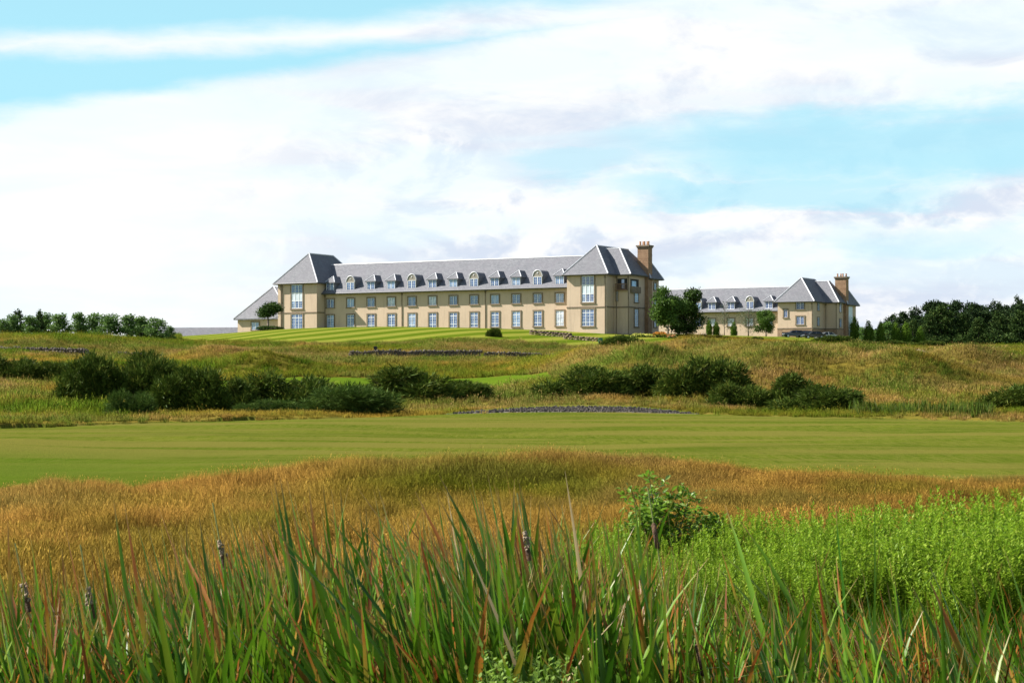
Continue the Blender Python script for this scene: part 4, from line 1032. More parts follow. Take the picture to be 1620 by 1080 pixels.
# thin wisps along both edges of the fairway
# ------------------------------------------------------------------ gorse and other bushes
GV = []
for k in range(5):
    rd = random.Random(50+k); lobes = []
    for q in range(rd.randint(9, 12)):
        x = rd.uniform(-0.40, 0.40); hh = rd.uniform(0.20, 0.36)*(1.0-abs(x)*0.5)
        lobes.append((x, rd.uniform(-0.3, 0.3), rd.uniform(0.12, 0.62)*(1-abs(x)*0.9), rd.uniform(0.10, 0.19), rd.uniform(0.14, 0.24), hh*0.62))
    for q in range(5): lobes.append((-0.4+0.2*q, rd.uniform(-.25,.25), 0.14, 0.14, 0.22, 0.16))
    sc_ = [4.0, 3.0, 2.6]
    lb = [(a*sc_[0], b*sc_[1], max(c*sc_[2], f*sc_[2]*0.8), d_*sc_[0], e*sc_[1], f*sc_[2]) for a, b, c, d_, e, f in lobes]
    GV.append((gorse_mesh('gorse_foliage', lb, 2900, M_GORSE, 400+k, 0.37, 8, 0.043), gorse_mesh('broom_foliage', lb, 2300, M_GORSE2, 450+k, 0.42, 8, 0.03), limb_mesh('stems', 1.7, 0.06, M_STEM, 500+k, 9, 0.75, 0.1)))
    me = GV[-1][0]; co = np.empty(len(me.vertices)*3, np.float32); me.vertices.foreach_get('co', co); co = co.reshape(-1, 3)
    GV[-1] += ((np.quantile(co[:, 0], .02), np.quantile(co[:, 0], .98), np.quantile(co[:, 2], 0.97)),)
def gorse(px0, px1, ytop, ybase, Y, label, kind='gorse', v=None, depth=1.0, group='gorse bushes on the slope behind the fairway', cat='bush', nm='gorse_bush'):
    v = random.randrange(5) if v is None else v
    g, b_, st, (xa, xb, zt) = GV[v]
    px = (px0+px1)/2; w = (px1-px0)/FPX*Y*1.12; x = (px-CX)/FPX*Y; zb = gz(x, Y)
    ztop = zpx(ytop, Y); h = max(0.4, (ztop - zb)*0.93)
    sx = w/(xb-xa); szz = h/zt
    r = empty(nm, (x - (xa+xb)/2*sx, Y, zb-0.03))
    r.scale = (sx, max(0.35, min(sx*1.0, 1.3))*depth, szz)
    tag(r, label, cat, group)
    link('foliage', g if kind == 'gorse' else b_, r); link('stems', st, r)
    return r
gorse(100,190,567,640,117,'dark spiky gorse bush at the left end of the big left clump','gorse',0)
gorse(172,272,564,648,119,'tallest dark gorse bush, second from the left in the big left clump','gorse',1)
gorse(176,238,622,662,103,'low greener gorse bush at the foot of the big left clump, nearest the fairway','broom',2)
gorse(248,352,587,660,110,'broad black-green gorse bush in the middle of the left clump, above the fairway edge','gorse',3)
gorse(335,402,604,656,112,'small gorse bush filling the gap left of the reddish brown gorse','gorse',4)
gorse(384,516,597,656,116,'wide brownish gorse bush between the left clump and the feathery broom','gorse',2)
gorse(488,616,612,656,111,'soft feathery bluish green broom bush in front of the middle gorse','broom',0,cat='bush',nm='broom_bush')
gorse(380,470,634,660,108,'low green broom spreading at the fairway edge under the brownish gorse','broom',3,nm='broom_bush')
gorse(546,702,586,632,129,'long dark gorse bush standing out against the bright far fairway','gorse',4)
gorse(682,768,604,628,131,'low tapering gorse bush at the right end of the middle clump','gorse',1)
gorse(-30,52,567,594,158,'dark gorse bush cut by the left edge of the photo','gorse',2)
gorse(48,112,575,594,158,'low flat gorse bush between the left edge and the big left clump','gorse',3)
gorse(866,986,584,630,131,'gorse bush at the left end of the right-hand row','gorse',1)
gorse(976,1062,581,630,133,'rounded gorse bush, second from the left in the right-hand row','gorse',0)
gorse(1056,1174,573,636,129,'tallest gorse bush in the right-hand row','gorse',3)
gorse(1130,1204,610,642,122,'low gorse bush in front of the tallest bush of the right-hand row','gorse',2)
gorse(1202,1290,596,642,122,'gorse bush at the gap in the right-hand row, pink grass left of it','gorse',4)
gorse(1240,1354,613,656,113,'lowest nearest gorse bush at the right end of the right-hand row','gorse',1)
gorse(1566,1668,612,657,110,'single gorse bush cut by the right edge of the photo','gorse',0)
gorse(956,1011,532,547,300,'dark oval bush on the lawn edge below the right tower','gorse',0,group='small bushes on the lawn edge')
gorse(771,791,520,528,312,'tiny dark bush on the lawn crest below the middle of the hotel','gorse',3,group='small bushes on the lawn edge')
gorse(1190,1206,533,541,330,'tiny dark bush on the grass right of the big pair of trees','gorse',2,group='small bushes on the lawn edge')
gorse(1233,1250,538,545,330,'tiny dark bush on the grass below the parked cars','gorse',4,group='small bushes on the lawn edge')
for a in ((1288,1342,532,549,340,'dark spreading bush right of the parked cars, below the chimney of the wing'),(1330,1372,538,552,338,'dark bush under the first columnar conifer from the left'),(1366,1398,541,552,338,'low dark bush between the second and third columnar conifers'),
          (1396,1424,539,554,336,'dark rounded bush below the fourth columnar conifer'),(1418,1446,541,554,336,'dark bush below the pair of columnar conifers'),(1446,1490,540,556,334,'dark bush at the right end of the row below the columnar conifers'),
          (1524,1546,541,549,350,'small dark bush before the pine wood, near the right edge'),(1578,1594,547,557,330,'small round brown-green bush alone on the right-hand rough')):
    gorse(*a, group='low bushes between the wing and the pine wood')

# ------------------------------------------------------------------ trees
def tree(name, px, Y, ytop, crown, trunk, wpx, label, cat='tree', group=None, base=None, crown_dims=None, rot=None):
    """crown and trunk meshes are 1 m high and about 1 m wide; scaled to the size seen"""
    x = (px-CX)/FPX*Y; zb = gz(x, Y) if base is None else base
    h = (zpx(ytop, Y) - zb)*(1.18 if 'left hill' in label else 1.05); w = wpx/FPX*Y*1.15
    r = empty(name, (x, Y, zb-0.05), random.random()*6.28 if rot is None else rot); r.scale = (w, w, h)
    tag(r, label, cat, group)
    link('crown', crown, r); link('trunk', trunk, r)
    return r
def unit_lobes(kind, seed):
    rd = random.Random(seed); L = []
    if kind == 'round':
        for k in range(11):
            a = rd.uniform(0, 6.28); r = rd.uniform(0.0, 0.33); z = rd.uniform(0.42, 0.85); f = 1-abs(z-0.6)*1.2
            L.append((math.cos(a)*r*f, math.sin(a)*r*f, z, rd.uniform(.13,.2), rd.uniform(.13,.2), rd.uniform(.09,.14)))
    elif kind == 'young':
        for k in range(8):
            z = 0.25+0.65*k/7; a = k*2.4+rd.uniform(-.5,.5); r = 0.28*(1.05-z)+0.04
            L.append((math.cos(a)*r, math.sin(a)*r, z, 0.15+0.13*(1-z), 0.15+0.13*(1-z), 0.11))
    elif kind == 'pine':
        for k in range(15):
            z = 0.18+0.78*k/14; r = 0.34*(1-z)**0.75+0.03; a = k*2.4+rd.uniform(-.6,.6)
            L.append((math.cos(a)*r, math.sin(a)*r, z, 0.17*(1.15-z)+.05, 0.17*(1.15-z)+.05, 0.055))
    elif kind == 'scots':
        for k in range(24):
            z = rd.uniform(0.25, 0.95); r = 0.36*math.sqrt(max(0.02, 1-((z-0.55)/0.48)**2))*rd.uniform(.4,1); a = rd.uniform(0,6.28)
            L.append((math.cos(a)*r, math.sin(a)*r, z, rd.uniform(.08,.14), rd.uniform(.08,.14), rd.uniform(.035,.06)))
    elif kind == 'column':
        for k in range(9):
            z = 0.08+0.84*k/8; w = 0.40*(1-(z-0.25)**2*0.9) if z > .25 else 0.36
            w *= 1.0 if z < 0.8 else 0.65
            L.append((rd.uniform(-.04,.04), rd.uniform(-.04,.04), z, w, w, 0.11))
    elif kind == 'dense':
        for k in range(13):
            a = rd.uniform(0, 6.28); z = rd.uniform(0.15, 0.87); r = 0.36*math.sqrt(max(0.03, 1-((z-0.45)/0.5)**2))*rd.uniform(.3,1)
            L.append((math.cos(a)*r, math.sin(a)*r, z, rd.uniform(.13,.2), rd.uniform(.13,.2), rd.uniform(.09,.13)))
    return L
def variants(kind, n, ncl, per, clr, leaf, mat, seed, **k): return [crown_mesh('crown', unit_lobes(kind, seed+i), ncl, per, clr, leaf, mat, seed+i*7, **k) for i in range(n)]
TR_LEAF = [limb_mesh('trunk', 1.0, 0.022, M_BARK, 700+k, 7, 0.42, 0.28) for k in range(3)]
TR_PINE = [limb_mesh('trunk', 1.0, 0.020, M_BARK, 720+k, 9, 0.30, 0.2, 0, 0) for k in range(2)]
YOUNG = variants('young', 4, 300, 9, 0.055, 0.075, M_LEAF, 810, holes=0.36)
YOUNGC = variants('pine', 1, 260, 9, 0.045, 0.075, M_PINE2, 830)
left_row = [(3,509,26,'at the left edge of the photo, low and dark'),(19,503,32,'just left of the first dark spire'),(28,497,20,'a dark narrow spire, first of two'),(48,505,28,'low and round between the two dark spires'),(62,497,18,'a dark narrow spire, second of two'),
            (70,501,30,'bushy, right beside the second dark spire'),(94,502,32,'with an uneven spreading top, left of a gap'),(124,501,32,'with a pointed top in the middle of the row'),(149,502,30,'with sky showing through its thin crown'),(175,503,40,'broadest and fullest of the row'),
            (202,504,34,'left of a pair touching each other'),(222,507,30,'right of a pair touching each other'),(247,509,34,'left of the grey outbuilding roof, next to last'),(269,519,18,'smallest, last at the right end beside the grey roof')]
for k, (px, yt, w, ds) in enumerate(left_row):
    con = 'spire' in ds and 'a dark' in ds
    tree('conifer_tree' if con else 'young_tree', px, 303+(k % 3)*4, yt, YOUNGC[0] if con else YOUNG[k % 4], TR_LEAF[k % 3], w*(1.3, 1.05, 1.45)[k % 3],
         ('dark conifer on the left hill, ' if con else 'young tree on the left hill, ')+ds, group='row of young trees on the left hill')
# the pine wood on the right
PINE = variants('scots', 5, 900, 7, 0.032, 0.050, M_PINE, 850, holes=0.22) 
SPIRE = variants('pine', 3, 700, 8, 0.034, 0.050, M_PINE, 870, holes=0.2)
SPRUCE = variants('pine', 3, 620, 8, 0.038, 0.055, M_PINE2, 880, holes=0.2)
rd = random.Random(5)
tops = lambda x: np.interp(x, [1380,1400,1430,1460,1485,1507,1530,1560,1590,1620,1760], [526,503,492,485,476,474,480,481,475,473,470])
ORD = 'first second third fourth fifth sixth seventh eighth ninth tenth eleventh twelfth thirteenth fourteenth fifteenth sixteenth seventeenth eighteenth nineteenth twentieth'.split()
def nth(k, words_, px): return (ORD[k] + ' ' + words_) if px < 1640 else ('skyline ' if 'skyline' in words_ else 'inner ') + 'pine where the wood carries on beyond the right edge of the photo'
k = 0
for px in np.arange(1396, 1690, 13.5):
    tree('pine_tree', px+rd.uniform(-3,3), 560+rd.uniform(-14,14), float(tops(px))+rd.uniform(1,8), (SPIRE[k % 3] if k % 3 == 1 else PINE[k % 5]), TR_PINE[k % 2], rd.uniform(38,52), nth(k, 'pine from the left on the skyline of the wood', px), group='skyline pines of the wood'); k += 1
for px in np.arange(1404, 1690, 19):
    tree('pine_tree', px+rd.uniform(-4,4), 520+rd.uniform(-10,10), float(tops(px))+rd.uniform(10,22), (SPIRE[k % 3] if k % 2 else PINE[(k+1) % 5]), TR_PINE[k % 2], rd.uniform(38,50), nth(int((px-1404)/19+.5), 'dark pine from the left in the middle row of the wood', px), group='inner pines of the wood'); k += 1
for px, yt, w, ds in ((1386,524,26,'lighter green broadleaf at the left end of the wood'),(1402,512,34,'lighter green tree behind the columnar conifers'),(1364,519,26,'pale thin tree showing between the first two columnar conifers'),(1378,524,24,'low broadleaf tree right of the second columnar conifer')):
    tree('broadleaf_tree', px, 500, yt, YOUNG[k % 4], TR_LEAF[k % 3], w, ds, group=None); k += 1
for px, yt, w, ds in ((1444,508,34,'small conifer at the front of the wood behind the last columnar conifer'),(1470,500,36,'conifer left of the broadest conifer at the front of the wood'),(1489,486,62,'broadest tallest conifer at the front of the wood, olive tinged'),(1522,501,44,'conifer right of the broadest conifer at the front of the wood'),
                      (1548,505,38,'short bushy conifer at the front of the wood, right of centre'),(1580,498,46,'dark conifer at the front of the wood near the right edge'),(1612,495,50,'conifer at the front of the wood cut by the right edge')):
    tree('conifer_tree', px, 476+rd.uniform(-6,6), yt, SPRUCE[k % 3], TR_PINE[k % 2], w, ds, group='conifers along the front of the wood'); k += 1
for k2, px in enumerate((1652, 1690)): tree('conifer_tree', px, 478, 498, SPRUCE[k2], TR_PINE[0], 48, 'conifer carrying on the front of the wood beyond the right edge', group='conifers beyond the right edge')
# undergrowth along the foot of the wood
pts = []; rg = np.random.default_rng(8)
uu, dd2 = spread(420, 470, 500, 1395, 1760, rg); scr = [crown_mesh('scrub', [(0,0,0.5,0.5,0.5,0.5)], 60, 8, 0.2, 0.22, M_PINE2, 990+q) for q in range(2)]
scatter('undergrowth', to_xyz(uu, dd2), [bpy.data.objects.new('scrub', s_) for s_ in scr], rg.uniform(1.0, 2.8, 420), label='dark undergrowth at the foot of the pine wood', seed=9)
# clipped columnar conifers
TOPI = variants('column', 2, 420, 10, 0.05, 0.085, M_TOPI, 910, shell=0.75, holes=0.1)
TRS = limb_mesh('trunk', 1.0, 0.03, M_BARK, 760, 3, 0.1, 0.3)
for px, yt, yb, w, ds in ((1352,505,546,13,'first from the left, darker, beside the wing chimney'),(1374,511,546,13,'second from the left, well apart from the first'),(1393,511,545,11,'third from the left and slimmest'),(1417,513,546,12,'fourth from the left'),
                          (1433,513,546,15,'fifth from the left, brightest and fullest'),(1456,519,547,12,'last on the right, shortest')):
    Yc = 425; tree('columnar_conifer', px, Yc, yt, TOPI[px % 2], TRS, w*1.2, 'columnar conifer before the wood, '+ds, 'tree', 'columnar conifers before the wood')
for px, yt, w, ds in ((1122,508,9,'left of a pair on the lawn before the wing'),(1133,511,10,'right of a pair on the lawn before the wing'),(1161,511,10,'standing alone before the wing, right of the bare tree')):
    tree('clipped_shrub', px, 405, yt, TOPI[px % 2], TRS, w*1.1, 'small clipped conifer '+ds, 'shrub', 'small clipped conifers before the wing')
# garden trees round the hotel
rt = variants('round', 1, 520, 12, 0.055, 0.055, M_LEAFD, 931, holes=0.32, shell=0.3)[0]
tree('round_tree', 424, 356, 474.5, rt, limb_mesh('trunk', 1.0, 0.03, M_BARK, 771, 8, 0.36, 0.35), 50, 'dark round-headed tree with a bare trunk in front of the left tower', rot=0.6)
hb = crown_mesh('foliage', [(0,0,0.3,0.5,0.5,0.32)], 420, 9, 0.06, 0.07, M_LEAFD, 77, zmin=0.0, shell=0.75, holes=0.05)
hx = (426-CX)/FPX*354; r = empty('clipped_bush', (hx, 354, gz(hx, 354)-0.1)); r.scale = (4.8, 2.6, 1.35); tag(r, 'low clipped dark bush under the round-headed tree by the left tower', 'bush'); link('foliage', hb, r)
dn = variants('dense', 2, 760, 11, 0.045, 0.048, M_LEAFM, 940, holes=0.2); dn2 = variants('dense', 2, 800, 11, 0.045, 0.048, M_LEAFD, 946, holes=0.2)
tree('leafy_tree', 1057, 332, 456, dn[0], limb_mesh('trunk', 1.0, 0.02, M_BARKP, 773, 8, 0.35, 0.3), 54, 'brighter green tree with pale trunk, left of the big pair beside the right tower', rot=0.3)
tree('leafy_tree', 1086, 338, 457, dn2[1], TR_LEAF[1], 62, 'darker dense tree, right of the big pair beside the right tower', rot=1.2)
bare = limb_mesh('trunk', 1.0, 0.018, M_BARK, 779, 16, 0.5, 0.25, 0.0, 5)
thinl = crown_mesh('crown', unit_lobes('young', 3), 60, 6, 0.05, 0.045, M_LEAFP, 95)
tree('thin_tree', 1146, 402, 478, thinl, bare, 30, 'almost bare thin tree before the hotel wing', rot=0.2)
ft = crown_mesh('crown', unit_lobes('dense', 12), 230, 8, 0.07, 0.032, M_LEAFP, 96, holes=0.34)
tree('feathery_tree', 1184, 400, 484, ft, bare, 44, 'pale feathery tree with spreading limbs before the hotel wing', rot=1.0)
tree('leafy_tree', 1212, 398, 488, dn[1], TR_LEAF[2], 34, 'compact bushy green tree left of the gable front of the wing', rot=2.0)

# ------------------------------------------------------------------ near shrub: every leaf of its own
def willow():
    Y = 20.5; px = 1054; x = (px-CX)/FPX*Y; zb = gz(x, Y); ztop = zpx(742, Y); h = ztop-zb
    r = empty('willow_shrub', (x, Y, zb)); tag(r, 'small willow shrub with pale glossy leaves standing up out of the bright weeds', 'shrub')
    rd = random.Random(33); m = MB(); tips = []
    for k in range(28):
        a = rd.uniform(0, 6.28); sp_ = 0.62*math.sqrt(rd.uniform(0.02, 1)); hh = h*rd.uniform(0.72, 0.98)*(1-0.35*sp_*sp_/0.4) if k else h*0.96
        ex = -0.20 if k == 0 else (math.cos(a)*sp_ + (0.10 if k % 3 else -0.05)); ey = math.sin(a)*sp_*0.8
        if abs(ex) > 0.42: hh *= 0.85
        p = [Vector((0.03*math.cos(a), 0.03*math.sin(a), 0)), Vector((ex*0.4, ey*0.4, hh*0.45)), Vector((ex*0.8, ey*0.8, hh*0.8)), Vector((ex, ey, hh))]
        for q in range(3): m.tube(p[q], p[q+1], 0.011-0.003*q, 0.008-0.003*q, 5, False)
        tips.append(p)
    m.build('branches', M_STEM, r)
    lv = []
    for q in range(4):
        n = 5; V = []; F = []; cr = 0.004+0.003*q
        for i in range(n+1):
            t = i/n; w = 0.0165*math.sin(math.pi*min(1, t*0.92+0.06))**0.8; zz = -cr*4*t*t
            V += [(-w, 0.072*t, zz+0.35*w), (0, 0.072*t, zz), (w, 0.072*t, zz+0.35*w)]
        for i in range(n): b0 = 3*i; F += [(b0, b0+1, b0+4, b0+3), (b0+1, b0+2, b0+5, b0+4)]
        lv.append(np_mesh('leaf', V, np.array(F), M_WILLOW, True, {'r': np.full(len(V), q/4+0.1)}))
    spots = []
    for p in tips:
        for j in range(95):
            t = rd.uniform(0.22, 1.0)**0.8; s_ = min(2, int(t*3)); f = t*3-s_; c = p[s_].lerp(p[s_+1], f)
            side = Vector((rd.gauss(0, 0.055), rd.gauss(0, 0.055), rd.gauss(0, 0.03))); spots.append((c + side*(1.6 if t < .9 else .6), side))
    rd.shuffle(spots); spots.sort(key=lambda s_: s_[0].y)
    rest = []
    for k, (c, sd) in enumerate(spots):
        rot = Euler((rd.uniform(-0.3, 1.2), rd.uniform(-0.7, 0.7), rd.uniform(0, 6.28))); sc_ = rd.uniform(0.7, 1.25)
        if k < 300: link('leaf', lv[k % 4], r, c, rot, (sc_,)*3)
        else: rest.append((c, rot, sc_))
    Vs = []; Fs = []; Rs = []; base = np.array([v.co for v in lv[0].vertices]); f0 = np.array([list(p.vertices) for p in lv[0].polygons])
    for c, rot, sc_ in rest:
        Fs.append(f0 + len(base)*len(Vs)); Vs.append(base @ np.array(rot.to_matrix()).T*sc_ + np.array(c)); Rs.append(np.full(len(base), rd.random()))
    o = link('leaves', np_mesh('leaves', np.concatenate(Vs), np.concatenate(Fs), M_WILLOW, True, {'r': np.concatenate(Rs)}), r); o['kind'] = 'stuff'
willow()

# ------------------------------------------------------------------ bright weeds, lush grass
def weed_proto(name, h, nl, seed, mat, L=0.082, Wd=0.018):
    rg = np.random.default_rng(seed); t = np.sort(rg.uniform(0.18, 1.0, nl))**0.8; a = np.arange(nl)*2.2 + rg.normal(size=nl)*0.4
    lean = rg.normal(size=2)*0.07
    C = np.stack([lean[0]*t*t*h, lean[1]*t*t*h, t*h], 1)
    up = 0.25 + 0.75*t; A = np.stack([np.cos(a), np.sin(a), up*rg.uniform(0.4, 1.1, nl)], 1); A /= np.linalg.norm(A, axis=1)[:, None]
    B = np.stack([-np.sin(a), np.cos(a), np.zeros(nl)], 1)
    ll = L*(1.15-0.55*t)*rg.uniform(0.75, 1.25, nl)
    V, F = leaf_quads(C, A, B, ll, Wd*rg.uniform(0.8, 1.2, nl)); r = np.repeat(rg.random(nl), 4)
    st = MB(); st.tube((0, 0, -0.05), (lean[0]*h*0.3, lean[1]*h*0.3, h*0.55), 0.005, 0.004, 4, False); st.tube((lean[0]*h*0.3, lean[1]*h*0.3, h*0.55), (lean[0]*h, lean[1]*h, h), 0.004, 0.0015, 4, False)
    V2 = np.array([tuple(v) for v in st.v]); F2 = np.array(st.f) + len(V)
    return bpy.data.objects.new(name, np_mesh(name, np.concatenate([V, V2]), np.concatenate([F, F2]), mat, attrs={'r': np.concatenate([r, np.full(len(V2), 0.3)])}))
weeds = [weed_proto('weed_stem', 1.0, 72, 1200+k, M_WEED) for k in range(6)]
rg = np.random.default_rng(31)
u, d = spread(5000, 16.2, 20.8, 880, 1760, rg)
lo_ = np.interp(u, [880, 1000, 1100, 1300, 1760], [18.6, 17.4, 16.9, 16.6, 16.2]) + (fbm(u*0.02, d, 2)-0.5)*2.0
ok = (d > lo_); u, d = u[ok], d[ok]
s_ = np.interp(u, [890, 960, 1010, 1110, 1200, 1400, 1620], [0.42, 0.60, 0.52, 0.58, 0.72, 0.84, 0.93])*(0.74+0.48*fbm(u*0.02, d*1.3, 3))*rg.uniform(0.70, 1.14, len(u))
scatter('willowherb_bed', to_xyz(u, d), weeds, s_, tilt=rg.normal(0, 0.16, (len(u), 2)), label='dense bed of bright green leafy weeds at the right', seed=5)
lush = [tuft('lush_tuft', 40, 0.25, 0.52, 0.007, 0.14, 1300+k, (-0.18, 0, 0), 0.35, 3, 0.0, mat=M_LUSH) for k in range(4)]
u, d = spread(5200, 10.5, 19.0, -120, 1760, rg)
lim = np.interp(u, [-120, 300, 900, 1000, 1760], [16.8, 17.2, 18.0, 18.6, 18.0]) + rg.normal(size=len(u))*0.5
ok = (d < lim) & (d > np.interp(u, [850, 1000], [13.6, 10.5])); u, d = u[ok], d[ok]
scatter('lush_grass', to_xyz(u, d), lush, rg.uniform(0.7, 1.25, len(u)), label='bright green fine grass behind the reeds', seed=6)
# pale weed at the bottom centre
u = rg.normal(825, 52, 130); d = rg.uniform(6.7, 7.7, 130)
nett = [weed_proto('pale_weed', 1.0, 70, 1400+k, M_NETTLE, 0.034, 0.014) for k in range(3)]
scatter('pale_weeds', to_xyz(u, d), nett, rg.uniform(1.18, 1.42, 130)*np.exp(-((u-825)/190)**2), label='patch of pale yellow green weeds at the bottom centre among the reeds', seed=7)
# flag leaves at the foot of the right-hand slope
flag = [tuft('flag_tuft', 16, 0.5, 1.1, 0.05, 0.3, 1500+k, (-0.1, 0, 0), 0.3, 3, 0.0, mat=M_IRIS) for k in range(3)]
u = rg.uniform(1345, 1570, 420); d = np.interp(u, [1345, 1570], [104.5, 97.5]) + rg.uniform(0.5, 8, 420)
scatter('flag_reeds', to_xyz(u, d), flag, rg.uniform(0.30, 0.85, 420)*(0.55+0.9*fbm(u*0.05, d*0.4, 2)), label='upright green flag leaves at the foot of the right slope', seed=8)

# ------------------------------------------------------------------ cattails
def cat_leaf(L, w, bend, seed, segs=8):
    rd = random.Random(seed); V = []; H_ = []; tw0 = rd.uniform(-0.5, 0.5); tw1 = rd.uniform(-0.9, 0.9)
    x = z = 0.0; th = 0.02
    for i in range(segs+1):
        t = i/segs; ww = w*0.5*(0.9 if t < 0.2 else 1.0 if t < 0.72 else (1-((t-0.72)/0.28)**1.4)) + 0.0006; a = tw0 + tw1*t
        sx, sy = math.sin(a)*math.cos(th), math.cos(a)
        V += [(x-sx*ww, -sy*ww, z), (x+0.22*ww*math.cos(a), -0.22*ww*math.sin(a), z), (x+sx*ww, sy*ww, z)]; H_ += [t]*3
        th += bend*(0.25+1.5*t*t)/segs + rd.gauss(0, 0.03) + (1.5 if (seed % 7 == 3 and i == 5) else 0); x += math.sin(th)*L/segs; z += math.cos(th)*L/segs
    F = []
    for i in range(segs): b = 3*i; F += [(b, b+1, b+4, b+3), (b+1, b+2, b+5, b+4)]
    return np.array(V), np.array(F), np.array(H_)
LEAVES = []
for k in range(14):
    rd = random.Random(900+k); LEAVES.append(cat_leaf(rd.uniform(1.35, 1.95), rd.uniform(0.022, 0.031), rd.choice((0.2, 0.35, 0.5, 0.75, 1.1)) if k < 12 else 2.2, 900+k))
LEAFM = [np_mesh('leaf', V, F, M_REED, True, {'h': H_, 'r': np.full(len(V), (k*0.618) % 1)}) for k, (V, F, H_) in enumerate(LEAVES)]
def plant_spec(seed, nl=None):
    rd = random.Random(seed); out = []; n = nl or rd.randint(5, 8); face = rd.uniform(0, 6.28)
    for j in range(n):
        side = math.pi + rd.gauss(0, 0.75) + (math.pi if rd.random() < 0.22 else 0)
        out.append((rd.randrange(14), (rd.gauss(0, 0.03), rd.gauss(0, 0.03), 0.0), side, rd.uniform(0.02, 0.16), rd.uniform(0.70, 1.06)))
    return out
def head(root, kind, z, x=0.0):
    m = MB(); m.tube((0, 0, 0), (x, 0, z+0.34), 0.0055, 0.003, 6); o = m.build('stalk', M_REEDST, root)
    h = MB()
    if kind == 'fluffy':
        rd = random.Random(int(z*1000)); V = []
        h.tube((x*0.98, 0, z), (x*0.98, 0, z+0.07), 0.012, 0.013, 8)
        h.build('seed_head', M_SEEDB, root)
        h2 = MB()
        for k in range(48): h2.ball((x+rd.gauss(0, 0.0075), rd.gauss(0, 0.0075), z+0.055+rd.random()*0.085), rd.uniform(0.004, 0.009), rd.uniform(0.004, 0.009), rd.uniform(0.005, 0.012), 6, 4)
        h2.build('fluff', M_SEEDF, root, True)
    else:
        h.tube((x, 0, z), (x, 0, z+0.13), 0.0125, 0.0135, 10); h.ball((x, 0, z+0.13), 0.0135, 0.0135, 0.012, 10, 4); h.build('seed_head', M_SEEDB, root, True)
def cattail(x, y, seed, label, group=None, hd=None, nl=None, scale=1.0):
    r = empty('cattail_plant', (x, y, gz(x, y)-0.03)); r.rotation_euler = (0, WINDT + random.Random(seed+5).gauss(0, 0.05), 0); r.scale = (scale,)*3
    tag(r, label, 'reed plant', group)
    for li, off, az_, tl, sc_ in plant_spec(seed, nl):
        link('leaf', LEAFM[li], r, off, (0, tl, az_), (1, 1, sc_))
    if hd: head(r, hd[0], hd[1])
    return r
WINDT = -0.16          # the whole bed leans a little to the left
def hd_z(py, px, d): x = (px-CX)/FPX*d; return zpx(py, d) - gz(x, d)
heads = [(155,960,8.6,'fluffy','cattail plant with a burst pale fluffy seed head, second from the left'),(367,882,9.6,'fluffy','cattail plant with a pale fluffy seed head standing against the golden grass, left of centre'),
         (852,868,9.4,'fluffy','cattail plant with a greyish seed head, just right of centre among tall leaves'),(1042,852,10.5,'brown','cattail plant with a slim brown seed head in front of the willow shrub'),(68,948,9.2,'fluffy','cattail plant with a narrow pale seed head near the left edge'),
         (1132,1048,8.2,'brown','cattail plant with an old brown seed head at the bottom, right of centre')]
for k, (px, py, dd3, kd, lb) in enumerate(heads):
    z = hd_z(py, px, dd3); x = (px-CX)/FPX*dd3 - math.sin(WINDT)*z*0.98
    cattail(x, dd3, 3000+k, lb, hd=(kd, z), nl=4, scale=1.0)
# isolated tall plants on the right, then the bed itself
singles = [(1098,872,10.2,9,'tall cattail of few upright leaves before the left end of the bright weeds'),(1196,812,9.6,11,'cattail clump leaning left, first of the separate clumps right of the shrub'),(1306,782,10.4,13,'tallest separate cattail clump on the right, reaching up before the bright weeds'),
           (1322,806,10.1,9,'second tall cattail beside the tallest right-hand clump'),(1440,856,9.8,9,'dark cattail clump right of the tallest separate clump'),(1470,892,8.8,8,'low cattail clump with dark pointed tips, between two taller clumps on the right'),(1545,806,9.8,11,'tall cattail clump of fanned stems before the bright weeds, near the right edge'),
           (1600,822,10.2,11,'cattail clump leaning over at the right edge of the photo'),(1285,905,8.6,8,'short cattail clump at the bottom, left of the tallest right-hand clump'),(1395,900,8.4,8,'short cattail clump at the bottom, right of the tallest right-hand clump'),(1165,905,8.8,8,'short cattail clump at the bottom below the willow shrub and weeds'),
           (1520,905,8.6,8,'short cattail clump at the bottom below the tall fanned clump'),(1240,850,10.6,8,'slim cattail between the leaning clump and the tallest right-hand clump'),(1375,842,10.8,7,'slim cattail standing in the lush grass right of the tallest clump')]
for k, (px, py, dd3, nl_, lb) in enumerate(singles):
    x0 = (px-CX)/FPX*dd3; sc_ = (zpx(py, dd3)-gz(x0, dd3))/1.72; cattail(x0+0.24*sc_, dd3, 3100+k, lb, scale=sc_, nl=nl_)
rg = np.random.default_rng(77)
